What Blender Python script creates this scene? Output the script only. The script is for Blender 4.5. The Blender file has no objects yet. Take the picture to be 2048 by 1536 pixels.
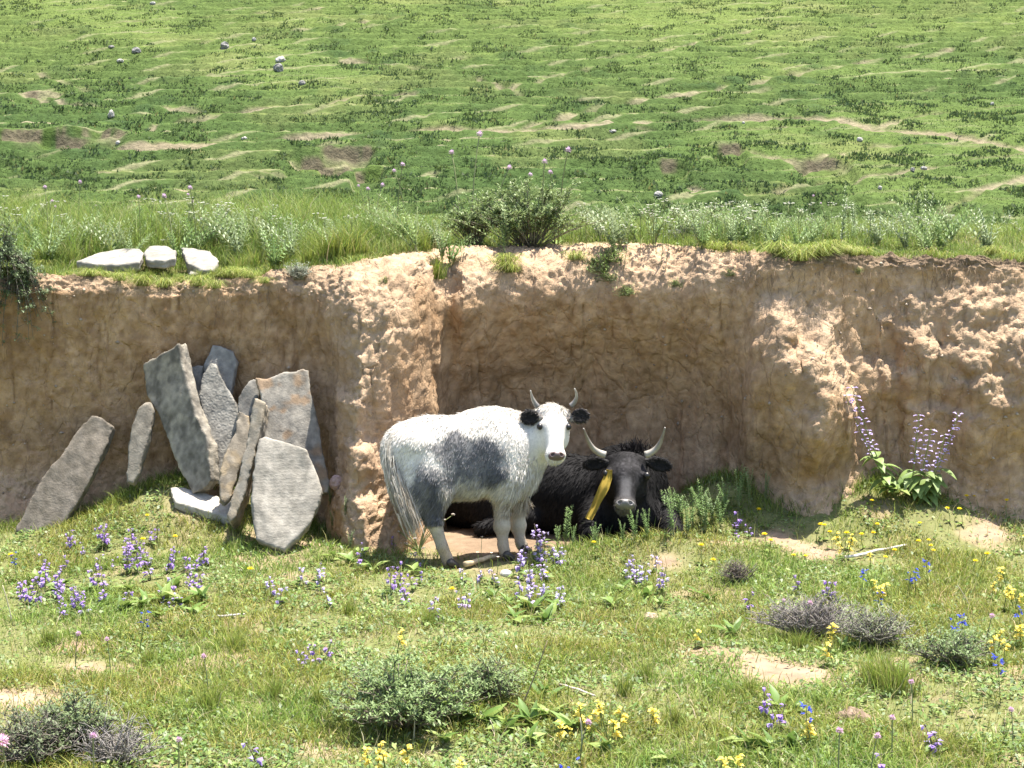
import bpy, math, random, itertools
import numpy as np
from mathutils import Vector, Matrix
from mathutils.bvhtree import BVHTree

rng = np.random.default_rng(7)
random.seed(7)
SC = bpy.context.scene
COL = SC.collection

# ------------------------------------------------------------------ camera
FPX = 3250.0                      # focal length in photo pixels (2048 wide)
CAM = np.array([0.0, -9.5, 2.0])
PITCH = math.radians(5.9)
cam = bpy.data.cameras.new('camera')
cam.sensor_width = 36.0
cam.lens = 36.0 * FPX / 2048.0
cam.clip_start = 0.05
cam.clip_end = 2000
cam_o = bpy.data.objects.new('camera', cam)
cam_o.location = CAM
cam_o.rotation_euler = (math.pi / 2 - PITCH, 0, 0)
COL.objects.link(cam_o)
SC.camera = cam_o

# ------------------------------------------------------------------ light
SUN = Vector((0.20, 0.145, 0.965)).normalized()
world = bpy.data.worlds.new('World')
SC.world = world
world.use_nodes = True
wn = world.node_tree
sky = wn.nodes.new('ShaderNodeTexSky')
sky.sky_type = 'NISHITA'
sky.sun_disc = False
sky.sun_elevation = math.asin(SUN.z)
sky.sun_rotation = math.atan2(SUN.x, SUN.y)
sky.altitude = 500
sky.dust_density = 3.0
wn.links.new(sky.outputs[0], wn.nodes['Background'].inputs[0])
wn.nodes['Background'].inputs[1].default_value = 0.12
sun = bpy.data.lights.new('sun', 'SUN')
sun.energy = 5.0
sun.angle = math.radians(0.5)
sun.color = (1.0, 0.94, 0.85)
sun_o = bpy.data.objects.new('sun', sun)
sun_o.rotation_euler = SUN.to_track_quat('Z', 'Y').to_euler()
sun_o.location = (4, -2, 9)
COL.objects.link(sun_o)
SC.view_settings.view_transform = 'Standard'
SC.view_settings.look = 'None'
SC.view_settings.gamma = 1.0
SC.view_settings.exposure = 1.5

# ------------------------------------------------------------------ pixel <-> place
FW = np.array([0, math.cos(PITCH), -math.sin(PITCH)])
UP = np.array([0, math.sin(PITCH), math.cos(PITCH)])
def ray(px, py):
    return np.array([(px - 1024) / FPX, 0, 0]) + FW - UP * ((py - 768) / FPX)
def P(px, py, Y):
    """point seen at photo pixel (px,py) that stands at depth Y"""
    d = ray(px, py)
    return CAM + d * ((Y - CAM[1]) / d[1])

# ------------------------------------------------------------------ noise
def _h(i, j, k, s):
    n = (i.astype(np.uint32) * np.uint32(374761393) + j.astype(np.uint32) * np.uint32(668265263)
         + k.astype(np.uint32) * np.uint32(2246822519) + np.uint32(s * 3266489917 & 0xffffffff))
    n = (n ^ (n >> np.uint32(13))) * np.uint32(1274126177)
    n = (n ^ (n >> np.uint32(15))) * np.uint32(2246822519)
    n = n ^ (n >> np.uint32(16))
    return n.astype(np.float64) / 4294967295.0
def vn(x, y, z=0.0, s=0):
    """value noise 0..1"""
    x, y, z = np.broadcast_arrays(np.asarray(x, float), np.asarray(y, float), np.asarray(z, float))
    xi, yi, zi = np.floor(x).astype(np.int64), np.floor(y).astype(np.int64), np.floor(z).astype(np.int64)
    fx, fy, fz = x - xi, y - yi, z - zi
    fx, fy, fz = [f * f * f * (f * (f * 6 - 15) + 10) for f in (fx, fy, fz)]
    flat = not np.any(fz)
    r = 0
    for c in ((0,) if flat else (0, 1)):
        wz = (1 - fz) if c == 0 else fz
        for b in (0, 1):
            wy = (1 - fy) if b == 0 else fy
            for a in (0, 1):
                wx = (1 - fx) if a == 0 else fx
                r = r + _h(xi + a, yi + b, zi + c, s) * wx * wy * wz
    return r
def fbm(x, y, z=0.0, o=4, s=0, g=0.5):
    r, a, t = 0, 1.0, 0
    x, y, z = np.asarray(x, float), np.asarray(y, float), np.asarray(z, float)
    for i in range(o):
        x, y = 0.799 * x + 0.602 * y + 3.1, -0.602 * x + 0.799 * y + 1.7       # turn the lattice between octaves
        if np.any(z): y, z = 0.83 * y + 0.558 * z, -0.558 * y + 0.83 * z
        r = r + a * vn(x * 2 ** i, y * 2 ** i, z * 2 ** i, s + i * 17)
        t += a
        a *= g
    return r / t
def sstep(a, b, x):
    t = np.clip((np.asarray(x, float) - a) / (b - a), 0, 1)
    return t * t * (3 - 2 * t)
def gau(x, c, s):
    return np.exp(-((x - c) / s) ** 2)
def nrm(v):
    v = np.asarray(v, float)
    return v / (np.linalg.norm(v, axis=-1, keepdims=True) + 1e-12)
def lerp3(a, b, t):
    t = np.asarray(t)[..., None]
    return np.asarray(a) * (1 - t) + np.asarray(b) * t

# ------------------------------------------------------------------ meshes
def mesh_np(name, v, faces, col=None, mat=None, smooth=True):
    """faces: list of int arrays (n,3) or (n,4)"""
    v = np.asarray(v, np.float32).reshape(-1, 3)
    faces = [np.asarray(f, np.int32) for f in faces if len(f)]
    me = bpy.data.meshes.new(name)
    loops = np.concatenate([f.ravel() for f in faces])
    sizes = np.concatenate([np.full(len(f), f.shape[1], np.int32) for f in faces])
    starts = np.concatenate([[0], np.cumsum(sizes)[:-1]]).astype(np.int32)
    me.vertices.add(len(v)); me.vertices.foreach_set('co', v.ravel())
    me.loops.add(len(loops)); me.loops.foreach_set('vertex_index', loops)
    me.polygons.add(len(sizes)); me.polygons.foreach_set('loop_start', starts)
    if smooth:
        me.polygons.foreach_set('use_smooth', np.ones(len(sizes), bool))
    if col is not None:
        c = np.ones((len(v), 4), np.float32)
        c[:, :3] = np.clip(col, 0, 1)
        at = me.color_attributes.new('col', 'FLOAT_COLOR', 'POINT')
        at.data.foreach_set('color', c.ravel())
    me.update(calc_edges=True)
    if mat:
        me.materials.append(mat)
    return me
def link(name, me, parent=None, loc=None, kind=None, label=None, cat=None, group=None):
    o = bpy.data.objects.new(name, me)
    COL.objects.link(o)
    if loc is not None: o.location = [float(c) for c in loc]
    if parent is not None: o.parent = parent
    if kind: o['kind'] = kind
    if label: o['label'] = label
    if cat: o['category'] = cat
    if group: o['group'] = group
    return o
def grid_quads(nu, nv):
    i = np.arange(nu * nv).reshape(nu, nv)
    return np.stack([i[:-1, :-1], i[1:, :-1], i[1:, 1:], i[:-1, 1:]], -1).reshape(-1, 4)
def vnormals(v, q):
    a, b, c = v[q[:, 0]], v[q[:, 1]], v[q[:, -1]]
    fn = np.cross(b - a, c - a)
    n = np.zeros_like(v)
    for k in range(q.shape[1]):
        np.add.at(n, q[:, k], fn)
    return nrm(n)
def sample_faces(v, q, w, n):
    """n random points on quads with weight w per face -> points, normals, face ids"""
    a, b, c, d = (v[q[:, k]] for k in range(4))
    fn = np.cross(c - a, d - b) * 0.5
    area = np.linalg.norm(fn, axis=1)
    p = area * w
    cs = np.cumsum(p); cs /= cs[-1]
    f = np.searchsorted(cs, rng.random(n)); f = np.minimum(f, len(q) - 1)
    s, t = rng.random((2, n))[..., None]
    pt = (a[f] * (1 - s) + b[f] * s) * (1 - t) + (d[f] * (1 - s) + c[f] * s) * t
    return pt, nrm(fn[f]), f

def sdf_mesh(fn, lo, hi, h):
    """surface nets over a signed distance function -> verts, quads"""
    ax = [np.arange(lo[i], hi[i] + h, h) for i in range(3)]
    X = np.meshgrid(*ax, indexing='ij')
    F = fn(*X)
    n = F.shape
    acc = np.zeros((n[0] - 1, n[1] - 1, n[2] - 1, 3)); cnt = np.zeros(acc.shape[:3])
    for axis in range(3):
        o1, o2 = [a for a in range(3) if a != axis]
        for a, b in itertools.product((0, 1), repeat=2):
            c0 = [0, 0, 0]; c0[o1] = a; c0[o2] = b
            c1 = list(c0); c1[axis] = 1
            s0 = F[tuple(slice(c, c + n[i] - 1) for i, c in enumerate(c0))]
            s1 = F[tuple(slice(c, c + n[i] - 1) for i, c in enumerate(c1))]
            cr = (s0 < 0) != (s1 < 0)
            t = np.where(cr, s0 / np.where(cr, s0 - s1, 1), 0)
            acc[..., axis] += t
            acc[..., o1] += cr * a
            acc[..., o2] += cr * b
            cnt += cr
    m = cnt > 0
    idx = np.full(cnt.shape, -1); idx[m] = np.arange(m.sum())
    base = np.stack(np.nonzero(m), -1)
    v = np.array(lo) + (base + acc[m] / cnt[m][:, None]) * h
    quads = []
    for axis in range(3):
        u, w = (axis + 1) % 3, (axis + 2) % 3
        sl0 = [slice(None)] * 3; sl1 = [slice(None)] * 3
        sl0[axis] = slice(0, n[axis] - 1); sl1[axis] = slice(1, n[axis])
        for s in (sl0, sl1):
            s[u] = slice(1, n[u] - 1); s[w] = slice(1, n[w] - 1)
        i0, i1 = F[tuple(sl0)] < 0, F[tuple(sl1)] < 0
        def cells(du, dw):
            s = [slice(None)] * 3
            s[axis] = slice(0, n[axis] - 1)
            s[u] = slice(1 - du, n[u] - 1 - du); s[w] = slice(1 - dw, n[w] - 1 - dw)
            return idx[tuple(s)]
        c = [cells(1, 1), cells(0, 1), cells(0, 0), cells(1, 0)]
        for mask, order in ((i0 & ~i1, (0, 1, 2, 3)), (~i0 & i1, (3, 2, 1, 0))):
            quads.append(np.stack([c[k][mask] for k in order], -1))
    return v, np.concatenate(quads)
def smin(a, b, k):
    h = np.clip(0.5 + 0.5 * (b - a) / k, 0, 1)
    return b * (1 - h) + a * h - k * h * (1 - h)
def sd_caps(X, Y, Z, a, b, r0, r1):
    a = np.asarray(a, float); d = np.asarray(b, float) - a
    px, py, pz = X - a[0], Y - a[1], Z - a[2]
    t = np.clip((px * d[0] + py * d[1] + pz * d[2]) / max(d @ d, 1e-9), 0, 1)
    return np.sqrt((px - t * d[0]) ** 2 + (py - t * d[1]) ** 2 + (pz - t * d[2]) ** 2) - (r0 + (r1 - r0) * t)
def sd_ell(X, Y, Z, c, r, A=None):
    """ellipsoid; A rows are its axes"""
    p = (X - c[0], Y - c[1], Z - c[2])
    if A is not None:
        p = tuple(p[0] * A[i][0] + p[1] * A[i][1] + p[2] * A[i][2] for i in range(3))
    k0 = np.sqrt((p[0] / r[0]) ** 2 + (p[1] / r[1]) ** 2 + (p[2] / r[2]) ** 2)
    k1 = np.sqrt((p[0] / r[0] ** 2) ** 2 + (p[1] / r[1] ** 2) ** 2 + (p[2] / r[2] ** 2) ** 2)
    return k0 * (k0 - 1) / (k1 + 1e-9)
def sd_poly(x, y, pts):
    """2-D signed distance to a polygon"""
    pts = np.asarray(pts, float)
    d = np.full(x.shape, 1e9); s = np.zeros(x.shape, bool)
    for i in range(len(pts)):
        a, b = pts[i], pts[(i + 1) % len(pts)]
        e = b - a
        wx, wy = x - a[0], y - a[1]
        t = np.clip((wx * e[0] + wy * e[1]) / (e @ e + 1e-12), 0, 1)
        d = np.minimum(d, (wx - e[0] * t) ** 2 + (wy - e[1] * t) ** 2)
        c = ((a[1] > y) != (b[1] > y))
        with np.errstate(divide='ignore', invalid='ignore'):
            s ^= c & (x < e[0] * (y - a[1]) / (e[1] if abs(e[1]) > 1e-12 else 1e-12) + a[0])
    return np.where(s, -1, 1) * np.sqrt(d)

# ------------------------------------------------------------------ materials
def mat_vcol(name, rough=0.85, nscale=60, namt=0.25, bscale=90, bstr=0.25, transl=0.0, spec=0.25, bdist=0.01, extra=None, sheen=0):
    m = bpy.data.materials.new(name); m.use_nodes = True
    nt = m.node_tree; N = nt.nodes; L = nt.links
    pb = N['Principled BSDF']; out = N['Material Output']
    at = N.new('ShaderNodeAttribute'); at.attribute_name = 'col'
    tc = N.new('ShaderNodeTexCoord')
    col = at.outputs['Color']
    if namt:
        no = N.new('ShaderNodeTexNoise'); no.inputs['Scale'].default_value = nscale; no.inputs['Detail'].default_value = 5
        L.new(tc.outputs['Object'], no.inputs['Vector'])
        mr = N.new('ShaderNodeMapRange')
        mr.inputs['From Min'].default_value = 0.25; mr.inputs['From Max'].default_value = 0.75
        mr.inputs['To Min'].default_value = 1 - namt; mr.inputs['To Max'].default_value = 1 + namt
        L.new(no.outputs['Fac'], mr.inputs['Value'])
        mx = N.new('ShaderNodeVectorMath'); mx.operation = 'SCALE'
        L.new(col, mx.inputs[0]); L.new(mr.outputs[0], mx.inputs['Scale'])
        col = mx.outputs[0]
    L.new(col, pb.inputs['Base Color'])
    pb.inputs['Roughness'].default_value = rough
    pb.inputs['Specular IOR Level'].default_value = spec
    if sheen:
        pb.inputs['Sheen Weight'].default_value = sheen
    if bstr:
        bn = N.new('ShaderNodeTexNoise'); bn.inputs['Scale'].default_value = bscale; bn.inputs['Detail'].default_value = 7
        bn.inputs['Roughness'].default_value = 0.65
        L.new(tc.outputs['Object'], bn.inputs['Vector'])
        bp = N.new('ShaderNodeBump'); bp.inputs['Strength'].default_value = bstr; bp.inputs['Distance'].default_value = bdist
        L.new(bn.outputs['Fac'], bp.inputs['Height'])
        L.new(bp.outputs['Normal'], pb.inputs['Normal'])
        m['bump'] = bp.name
    if transl:
        tr = N.new('ShaderNodeBsdfTranslucent'); ms = N.new('ShaderNodeMixShader')
        ms.inputs[0].default_value = transl
        L.new(col, tr.inputs['Color'])
        L.new(pb.outputs[0], ms.inputs[1]); L.new(tr.outputs[0], ms.inputs[2])
        L.new(ms.outputs[0], out.inputs['Surface'])
    return m
M_SOIL = mat_vcol('soil', 0.95, 14, 0.22, 55, 0.55, spec=0.1, bdist=0.012)
M_EARTH = mat_vcol('earth_bank', 0.95, 16, 0.22, 42, 0.85, spec=0.1, bdist=0.016)
M_HILL = mat_vcol('hill_turf', 0.95, 7, 0.35, 9, 0.8, spec=0.05, bdist=0.10)
M_GRASS = mat_vcol('grass', 0.6, 0, 0, 0, 0, transl=0.35, spec=0.25)
M_LEAF = mat_vcol('leaf', 0.5, 40, 0.12, 0, 0, transl=0.3, spec=0.35)
M_PETAL = mat_vcol('petal', 0.6, 0, 0, 0, 0, transl=0.35, spec=0.15)
M_TWIG = mat_vcol('twig', 0.85, 30, 0.2, 0, 0, spec=0.15)
M_STONE = mat_vcol('slate_stone', 0.85, 22, 0.3, 70, 0.55, spec=0.25, bdist=0.008)
M_FUR = mat_vcol('fur', 0.75, 0, 0, 0, 0, transl=0.15, spec=0.14)
M_HIDE = mat_vcol('hide', 0.8, 90, 0.12, 120, 0.35, spec=0.2, bdist=0.006)
M_HORN = mat_vcol('horn', 0.45, 30, 0.2, 60, 0.2, spec=0.4, bdist=0.003)
M_WET = mat_vcol('nose_skin', 0.35, 60, 0.15, 200, 0.2, spec=0.5, bdist=0.002)
M_CLOTH = mat_vcol('cloth', 0.8, 60, 0.15, 300, 0.25, spec=0.2, bdist=0.002)
M_WOOD = mat_vcol('dry_wood', 0.85, 40, 0.25, 80, 0.3, spec=0.2, bdist=0.004)
def add_cracks(m):
    """fine crazing and pitting of dry cut earth"""
    nt = m.node_tree; N = nt.nodes; L = nt.links
    bp = N[m['bump']]
    tc = N.new('ShaderNodeTexCoord'); mp = N.new('ShaderNodeMapping'); mp.inputs['Scale'].default_value = (1, 1, .55)
    L.new(tc.outputs['Object'], mp.inputs[0])
    dn = N.new('ShaderNodeTexNoise'); dn.inputs['Scale'].default_value = 7; dn.inputs['Detail'].default_value = 4
    L.new(mp.outputs[0], dn.inputs['Vector'])
    mx = N.new('ShaderNodeVectorMath'); mx.operation = 'MULTIPLY_ADD'; mx.inputs[1].default_value = (.14, .14, .14)
    L.new(dn.outputs['Color'], mx.inputs[0]); L.new(mp.outputs[0], mx.inputs[2])
    prev = bp.outputs[0]
    for sc, st, dist in ((6, .45, .02), (17, .35, .01)):
        vo = N.new('ShaderNodeTexVoronoi'); vo.feature = 'DISTANCE_TO_EDGE'; vo.inputs['Scale'].default_value = sc
        L.new(mx.outputs[0], vo.inputs['Vector'])
        mr = N.new('ShaderNodeMapRange'); mr.inputs['From Max'].default_value = .07; L.new(vo.outputs['Distance'], mr.inputs['Value'])
        b = N.new('ShaderNodeBump'); b.inputs['Strength'].default_value = st; b.inputs['Distance'].default_value = dist
        L.new(mr.outputs[0], b.inputs['Height']); L.new(prev, b.inputs['Normal']); prev = b.outputs[0]
    n2 = N.new('ShaderNodeTexNoise'); n2.inputs['Scale'].default_value = 22; n2.inputs['Detail'].default_value = 9; n2.inputs['Roughness'].default_value = .75
    L.new(tc.outputs['Object'], n2.inputs['Vector'])
    b = N.new('ShaderNodeBump'); b.inputs['Strength'].default_value = .4; b.inputs['Distance'].default_value = .03
    L.new(n2.outputs['Fac'], b.inputs['Height']); L.new(prev, b.inputs['Normal'])
    L.new(b.outputs[0], N['Principled BSDF'].inputs['Normal'])
add_cracks(M_EARTH)

# ------------------------------------------------------------------ the meadow in front
def G(x, y):
    x = np.asarray(x, float); y = np.asarray(y, float)
    z = 0.34 * gau(x, 2.35, 0.95) * gau(y, 0.85, 0.75) + 0.2 * gau(x, 1.35, 0.4) * gau(y, 0.85, 0.45)
    z = z + 0.34 * gau(x, -2.05, 0.7) * gau(y, 0.75, 0.6)
    z = z + 0.12 * gau(x, 0.85, 0.5) * gau(y, -0.1, 0.22)
    z = z + 0.05 * gau(x, -1.0, 0.3) * gau(y, 0.0, 0.4)
    nz = 0.11 * (fbm(x * 0.8, y * 0.8, 3.3, 3, 5) - 0.5) + 0.035 * (fbm(x * 4, y * 4, 1.7, 3, 9) - 0.5)
    calm = 1 - 0.8 * gau(x, -0.1, 0.6) * gau(y, -0.1, 0.5)
    z = z + nz * calm
    far = sstep(8, 40, np.hypot(x, y + 3))
    return z + far * 1.5 * (fbm(x * 0.06, y * 0.06, 0.4, 2, 3) - 0.5)
def spaced(lo, flo, fhi, hi, d, grow=1.22):
    c = list(np.arange(flo, fhi + d * 0.5, d))
    a, s = [], d
    v = flo
    while v > lo:
        s *= grow; v -= s; a.append(v)
    b, s, v = [], d, c[-1]
    while v < hi:
        s *= grow; v += s; b.append(v)
    return np.array(a[::-1] + c + b)
BARE = [(1460, 1100, 0.13), (1390, 1100, 0.08), (1550, 1090, 0.10), (1520, 1325, 0.22), (1420, 1290, 0.14), (1600, 1345, 0.16), (400, 1075, 0.16), (330, 1050, 0.12),
        (150, 1280, 0.12), (60, 1385, 0.16), (1985, 1085, 0.12), (1640, 1110, 0.15), (640, 1095, 0.15), (540, 1090, 0.12), (450, 1060, 0.12), (1330, 1125, 0.08), (700, 1075, 0.15), (170, 1320, 0.1)]
def to_plane(px, py, z=0.0):
    d = ray(px, py)
    return CAM + d * ((z - CAM[2]) / d[2])
BARE_W = [(*to_plane(a, b, 0.03)[:2], s) for a, b, s in BARE]
def bare(x, y):
    b = 0
    for cx, cy, s in BARE_W:
        b = b + np.exp(-(((x - cx) / (s * 1.1)) ** 2 + ((y - cy) / (s * 0.95)) ** 2))
    b = b + 0.9 * gau(x, -0.15, 0.5) * gau(y, 0.3, 0.5)       # trampled floor of the hollow
    b = b + 0.7 * sstep(0.1, 0.9, y) * (1 - sstep(0.9, 1.15, x)) * sstep(-0.9, -0.5, x)
    n = fbm(x * 3, y * 3, 0.2, 3, 31)
    return np.clip(b * (0.6 + 0.8 * n) + sstep(0.62, 0.74, n) * 0.5, 0, 1)
gx = spaced(-60, -4.2, 4.2, 60, 0.025)
gy = spaced(-60, -5.0, 2.4, 2.5, 0.025)
GX, GY = np.meshgrid(gx, gy, indexing='ij')
GZ = G(GX, GY)
GZ = GZ + 0.022 * (fbm(GX * 12, GY * 12, 0.1, 4, 41, .6) - 0.5)
gv = np.stack([GX, GY, GZ], -1).reshape(-1, 3)
gq = grid_quads(len(gx), len(gy))
gb = bare(gv[:, 0], gv[:, 1])
n1 = fbm(gv[:, 0] * 5, gv[:, 1] * 5, 2.2, 4, 51)
soil = lerp3((0.22, 0.155, 0.10), (0.345, 0.255, 0.175), n1)
turf = lerp3((0.115, 0.135, 0.045), (0.175, 0.170, 0.075), n1)
floor_shade = gau(gv[:, 0], .1, .75) * gau(gv[:, 1], .35, .6) * (.55 + .6 * n1)          # shade under and behind the yaks, painted into the floor soil
soil = lerp3(soil, np.array([.165, .118, .078]), np.clip(floor_shade, 0, .85))
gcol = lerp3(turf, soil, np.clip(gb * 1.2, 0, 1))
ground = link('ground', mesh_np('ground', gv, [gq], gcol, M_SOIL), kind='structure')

# ------------------------------------------------------------------ the earth bank
def X_at(px, Y=0.7):
    return (px - 1024) / FPX * (Y + 9.5)
def curve(tab):
    xs = [X_at(t[0]) for t in tab]; ys = [t[1] for t in tab]
    return lambda x: np.interp(x, xs, ys)
_plan = curve([(-9000, .9), (-300, .7), (0, .72), (120, .82), (300, .92), (460, .92), (600, .84), (650, .70), (690, .46), (735, .36), (790, .36), (835, .48), (862, .85), (900, 1.3),
               (1000, 1.58), (1200, 1.62), (1380, 1.44), (1460, 1.16), (1510, .80), (1580, .68), (1640, .74), (1690, .82), (1735, .90), (1800, .95), (1950, .88), (2048, .86), (2300, .9), (11000, 1.0)])
_ztop = curve([(-9000, 1.6), (0, 1.64), (300, 1.60), (480, 1.61), (560, 1.66), (640, 1.68), (760, 1.72), (900, 1.78), (1300, 1.81), (1500, 1.77), (1700, 1.76), (2048, 1.74), (11000, 1.7)])
_rz = curve([(-9000, .1), (0, .12), (480, .12), (560, .14), (640, .26), (720, .42), (860, .44), (1000, .36), (1200, .36), (1400, .34), (1490, .28), (1540, .12), (1700, .09), (2048, .09), (11000, .1)])
_ry = curve([(-9000, .12), (0, .14), (480, .14), (560, .2), (640, .34), (720, .6), (860, .62), (1000, .5), (1200, .48), (1400, .4), (1490, .3), (1540, .14), (1700, .1), (2048, .08), (11000, .1)])
# bulges of the face: (px, top py, half width px, drop to where it fades py, how far it stands out, slope of its top)
BULGE = [(1540, 590, 42, 300, .13, 1.2), (1585, 640, 100, 330, .20, 1.7), (1645, 700, 70, 260, .17, 1.5), (1688, 780, 26, 150, .12, 1.1),
         (1755, 715, 52, 130, .12, 1.0), (1800, 735, 40, 90, .08, .9), (1838, 655, 34, 200, .12, 1.0), (1785, 625, 22, 90, .07, .9), (1905, 690, 60, 150, .14, 1.0), (1945, 745, 70, 190, .13, .95),
         (1990, 660, 60, 220, .14, 1.0), (2040, 700, 40, 220, .12, 1.0), (1835, 800, 45, 70, .09, 1.1), (1900, 800, 60, 140, .10, 1.0), (1975, 575, 24, 60, .06, .9), (1965, 610, 30, 60, .06, .9),
         (2020, 780, 60, 150, .10, 1.0), (1860, 520, 30, 40, .05, .8), (2090, 620, 60, 260, .14, 1.0),
         (730, 600, 60, 420, .10, 1.4), (710, 760, 40, 260, .07, 1.3), (735, 850, 46, 220, .10, 1.2), (700, 930, 40, 160, .09, 1.2), (745, 690, 40, 150, .06, 1.2), (800, 640, 45, 230, .07, 1.4), (760, 960, 30, 150, .07, 1.1)]
def face_y(x, z):
    """depth of the wall face"""
    warp = 0.05 * (fbm(x * 2.2, z * 2.2, 4.4, 3, 77) - 0.5)
    y = _plan(x + warp * 1.2)
    hol = sstep(X_at(850), X_at(930), x) * (1 - sstep(X_at(1420), X_at(1530), x))
    y = y - hol * 0.40 * sstep(0.65, 1.5, z) + hol * 0.12 * sstep(0.9, 0.2, z) * 0      # hollow leans out at the top
    y = y - (1 - hol) * 0.05 * sstep(0.6, 1.5, z)
    y = y - (0.28 * np.clip(1.35 - z, 0, 1.3) - .08) * gau(x, X_at(755), .3)                     # the buttress leans back
    rt = sstep(X_at(1500), X_at(1640), x)
    lobe = np.abs(fbm(x * 2.6 + .25 * z, z * .45, .7, 2, 58) - .5) * 2
    y = y - 0.17 * rt * np.clip(1.55 - z, 0, 1.3) - .20 * rt * lobe * sstep(1.75, 1.2, z) * sstep(.0, .5, z)      # lobes and gullies of the sunny end
    y = y - 0.22 * sstep(0.45, -0.1, z) * (1 - hol)                                    # foot of fallen earth
    WB1, WB2, WB3 = fbm(x * 5, z * 5, .3, 2, 55), fbm(x * 17, z * 17, .3, 2, 56), fbm(x * 6, z * 6, .8, 3, 57)
    for px, py, hw, drop, amt, sl in BULGE:
        if px > 1700: amt, hw, sl = amt * .5, hw * 1.2, sl * 1.5
        p = P(px, py, 0.7)
        cx, zt, w, d = p[0], p[2], hw / FPX * 10.2, drop / FPX * 10.2
        wob = 0.10 * (WB1 - .5) + .05 * (WB2 - .5)
        fx = 1 - sstep(0.30, 1.15, np.abs(x - cx + .09 * (WB3 - .5)) / w)
        topw = amt * sl
        fz = sstep(zt + topw * .3 + wob, zt - topw + wob, z) * (1 - 0.9 * sstep(zt - topw - 0.25 * d, zt - d, z))
        y = y - amt * fx * fz
    return y
bx = spaced(-45, -3.6, 3.6, 45, 0.0115, 1.25)
nw, nr, nl = 150, 46, 70
tw = np.linspace(0, 1, nw, endpoint=False)
tr = np.linspace(0, 1, nr, endpoint=False)
ledge_d = np.concatenate([np.linspace(0, 3.2, 56), np.array([3.5, 3.9, 4.4, 5, 5.8, 6.8, 8, 10, 13])])
nb = len(bx)
zt, rz, ry = _ztop(bx), _rz(bx), _ry(bx)
zt = zt + 0.05 * (fbm(bx * 1.7, bx * 0 + 2.2, 0.4, 3, 8) - 0.5) + 0.02 * (vn(bx * 8, bx * 0, 0.4, 3) - .5)
ZW = -0.35 + (zt - rz + 0.35)[:, None] * tw[None, :]
XW = np.repeat(bx[:, None], nw, 1)
YW = face_y(XW, ZW)
ytop = face_y(bx, zt - rz)
th = tr * math.pi / 2
ZR = (zt - rz)[:, None] + rz[:, None] * np.sin(th)[None, :]
YR = ytop[:, None] + ry[:, None] * (1 - np.cos(th))[None, :]
XR = np.repeat(bx[:, None], nr, 1)
YL = (ytop + ry)[:, None] + ledge_d[None, :]
XL = np.repeat(bx[:, None], len(ledge_d), 1)
zb = 1.86
ZL = zt[:, None] + (zb - zt)[:, None] * sstep(0, 2.2, ledge_d)[None, :]
ZL = ZL + 0.10 * (fbm(XL * 0.9, YL * 0.9, 0.7, 3, 15) - 0.5) * sstep(0.0, 0.8, ledge_d)[None, :]
ZL = ZL - (0.02 * ledge_d[None, :] ** 2) * sstep(3.5, 8, ledge_d)[None, :] * 1.3
BXg = np.concatenate([XW, XR, XL], 1); BYg = np.concatenate([YW, YR, YL], 1); BZg = np.concatenate([ZW, ZR, ZL], 1)
nv_ = BXg.shape[1]
bv = np.stack([BXg, BYg, BZg], -1).reshape(-1, 3)
bq = grid_quads(nb, nv_)[:, ::-1].copy()
bn = vnormals(bv, bq)
if bn[(nb // 2) * nv_ + 60][1] > 0:
    bq = bq[:, ::-1].copy(); bn = -bn
tt = np.tile(np.concatenate([tw * 0, tr, 1 + ledge_d]), nb)            # 0 wall, 0..1 rim, >1 ledge
wallness = 1 - sstep(0.6, 1.1, tt)
x_, y_, z_ = bv.T
low = fbm(x_ * 2.3, y_ * 2.3, z_ * 1.3, 3, 61) - 0.5
mid = fbm(x_ * 9, y_ * 9, z_ * 4.5, 3, 62) - 0.5
cr_w = 0.10 * (fbm(x_ * 3, z_ * 3, y_ * 2, 3, 64) - .5)
crack = np.abs(fbm(x_ * 8 + cr_w * 7, y_ * 0, z_ * .9 + y_, 2, 65) - 0.5)
crack = (1 - sstep(0.0, 0.03, crack)) * sstep(.52, .66, fbm(x_ * 2.5, z_ * 2.5, y_ * 2, 2, 66))
# crumbly where the face catches rain and sun: tops of bulges, buttress, rim of the hollow
upish = sstep(0.05, 0.45, bn[:, 2])
butt = gau(x_, X_at(735), 0.25) * wallness
crum = np.clip(upish * (1 - sstep(1.0, 1.5, tt)) + 0.8 * butt + 0.25 * sstep(X_at(1520), X_at(1600), x_) * wallness, 0, 1)
clod = np.abs(fbm(x_ * 17, y_ * 17, z_ * 17, 2, 67, 0.5) - 0.5) * 2
clod2 = np.abs(fbm(x_ * 36, y_ * 36, z_ * 36, 2, 68, 0.5) - 0.5) * 2
fine_ = fbm(x_ * 48, y_ * 48, z_ * 48, 2, 70) - .5
big_ = fbm(x_ * 6, y_ * 6, z_ * 6, 3, 69) - .5
fine = fbm(x_ * 26, y_ * 26, z_ * 20, 3, 63, .65) - .5
disp = wallness * (0.10 * low + 0.060 * mid + .026 * fine - 0.014 * crack) + crum * (.045 * big_ + .016 * clod + .018 * clod2 + .030 * fine_ - .01)
disp = disp + (1 - wallness) * 0.02 * mid
bv = bv + bn * disp[:, None]
bn = vnormals(bv, bq)
x_, y_, z_ = bv.T
st_ = fbm(x_ * 14, y_ * 3, z_ * 1.6, 3, 74)
c1 = fbm(x_ * 1.6, y_ * 1.6, z_ * 1.6, 4, 71); c2 = fbm(x_ * 7, y_ * 7, z_ * 5, 3, 72)
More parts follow.
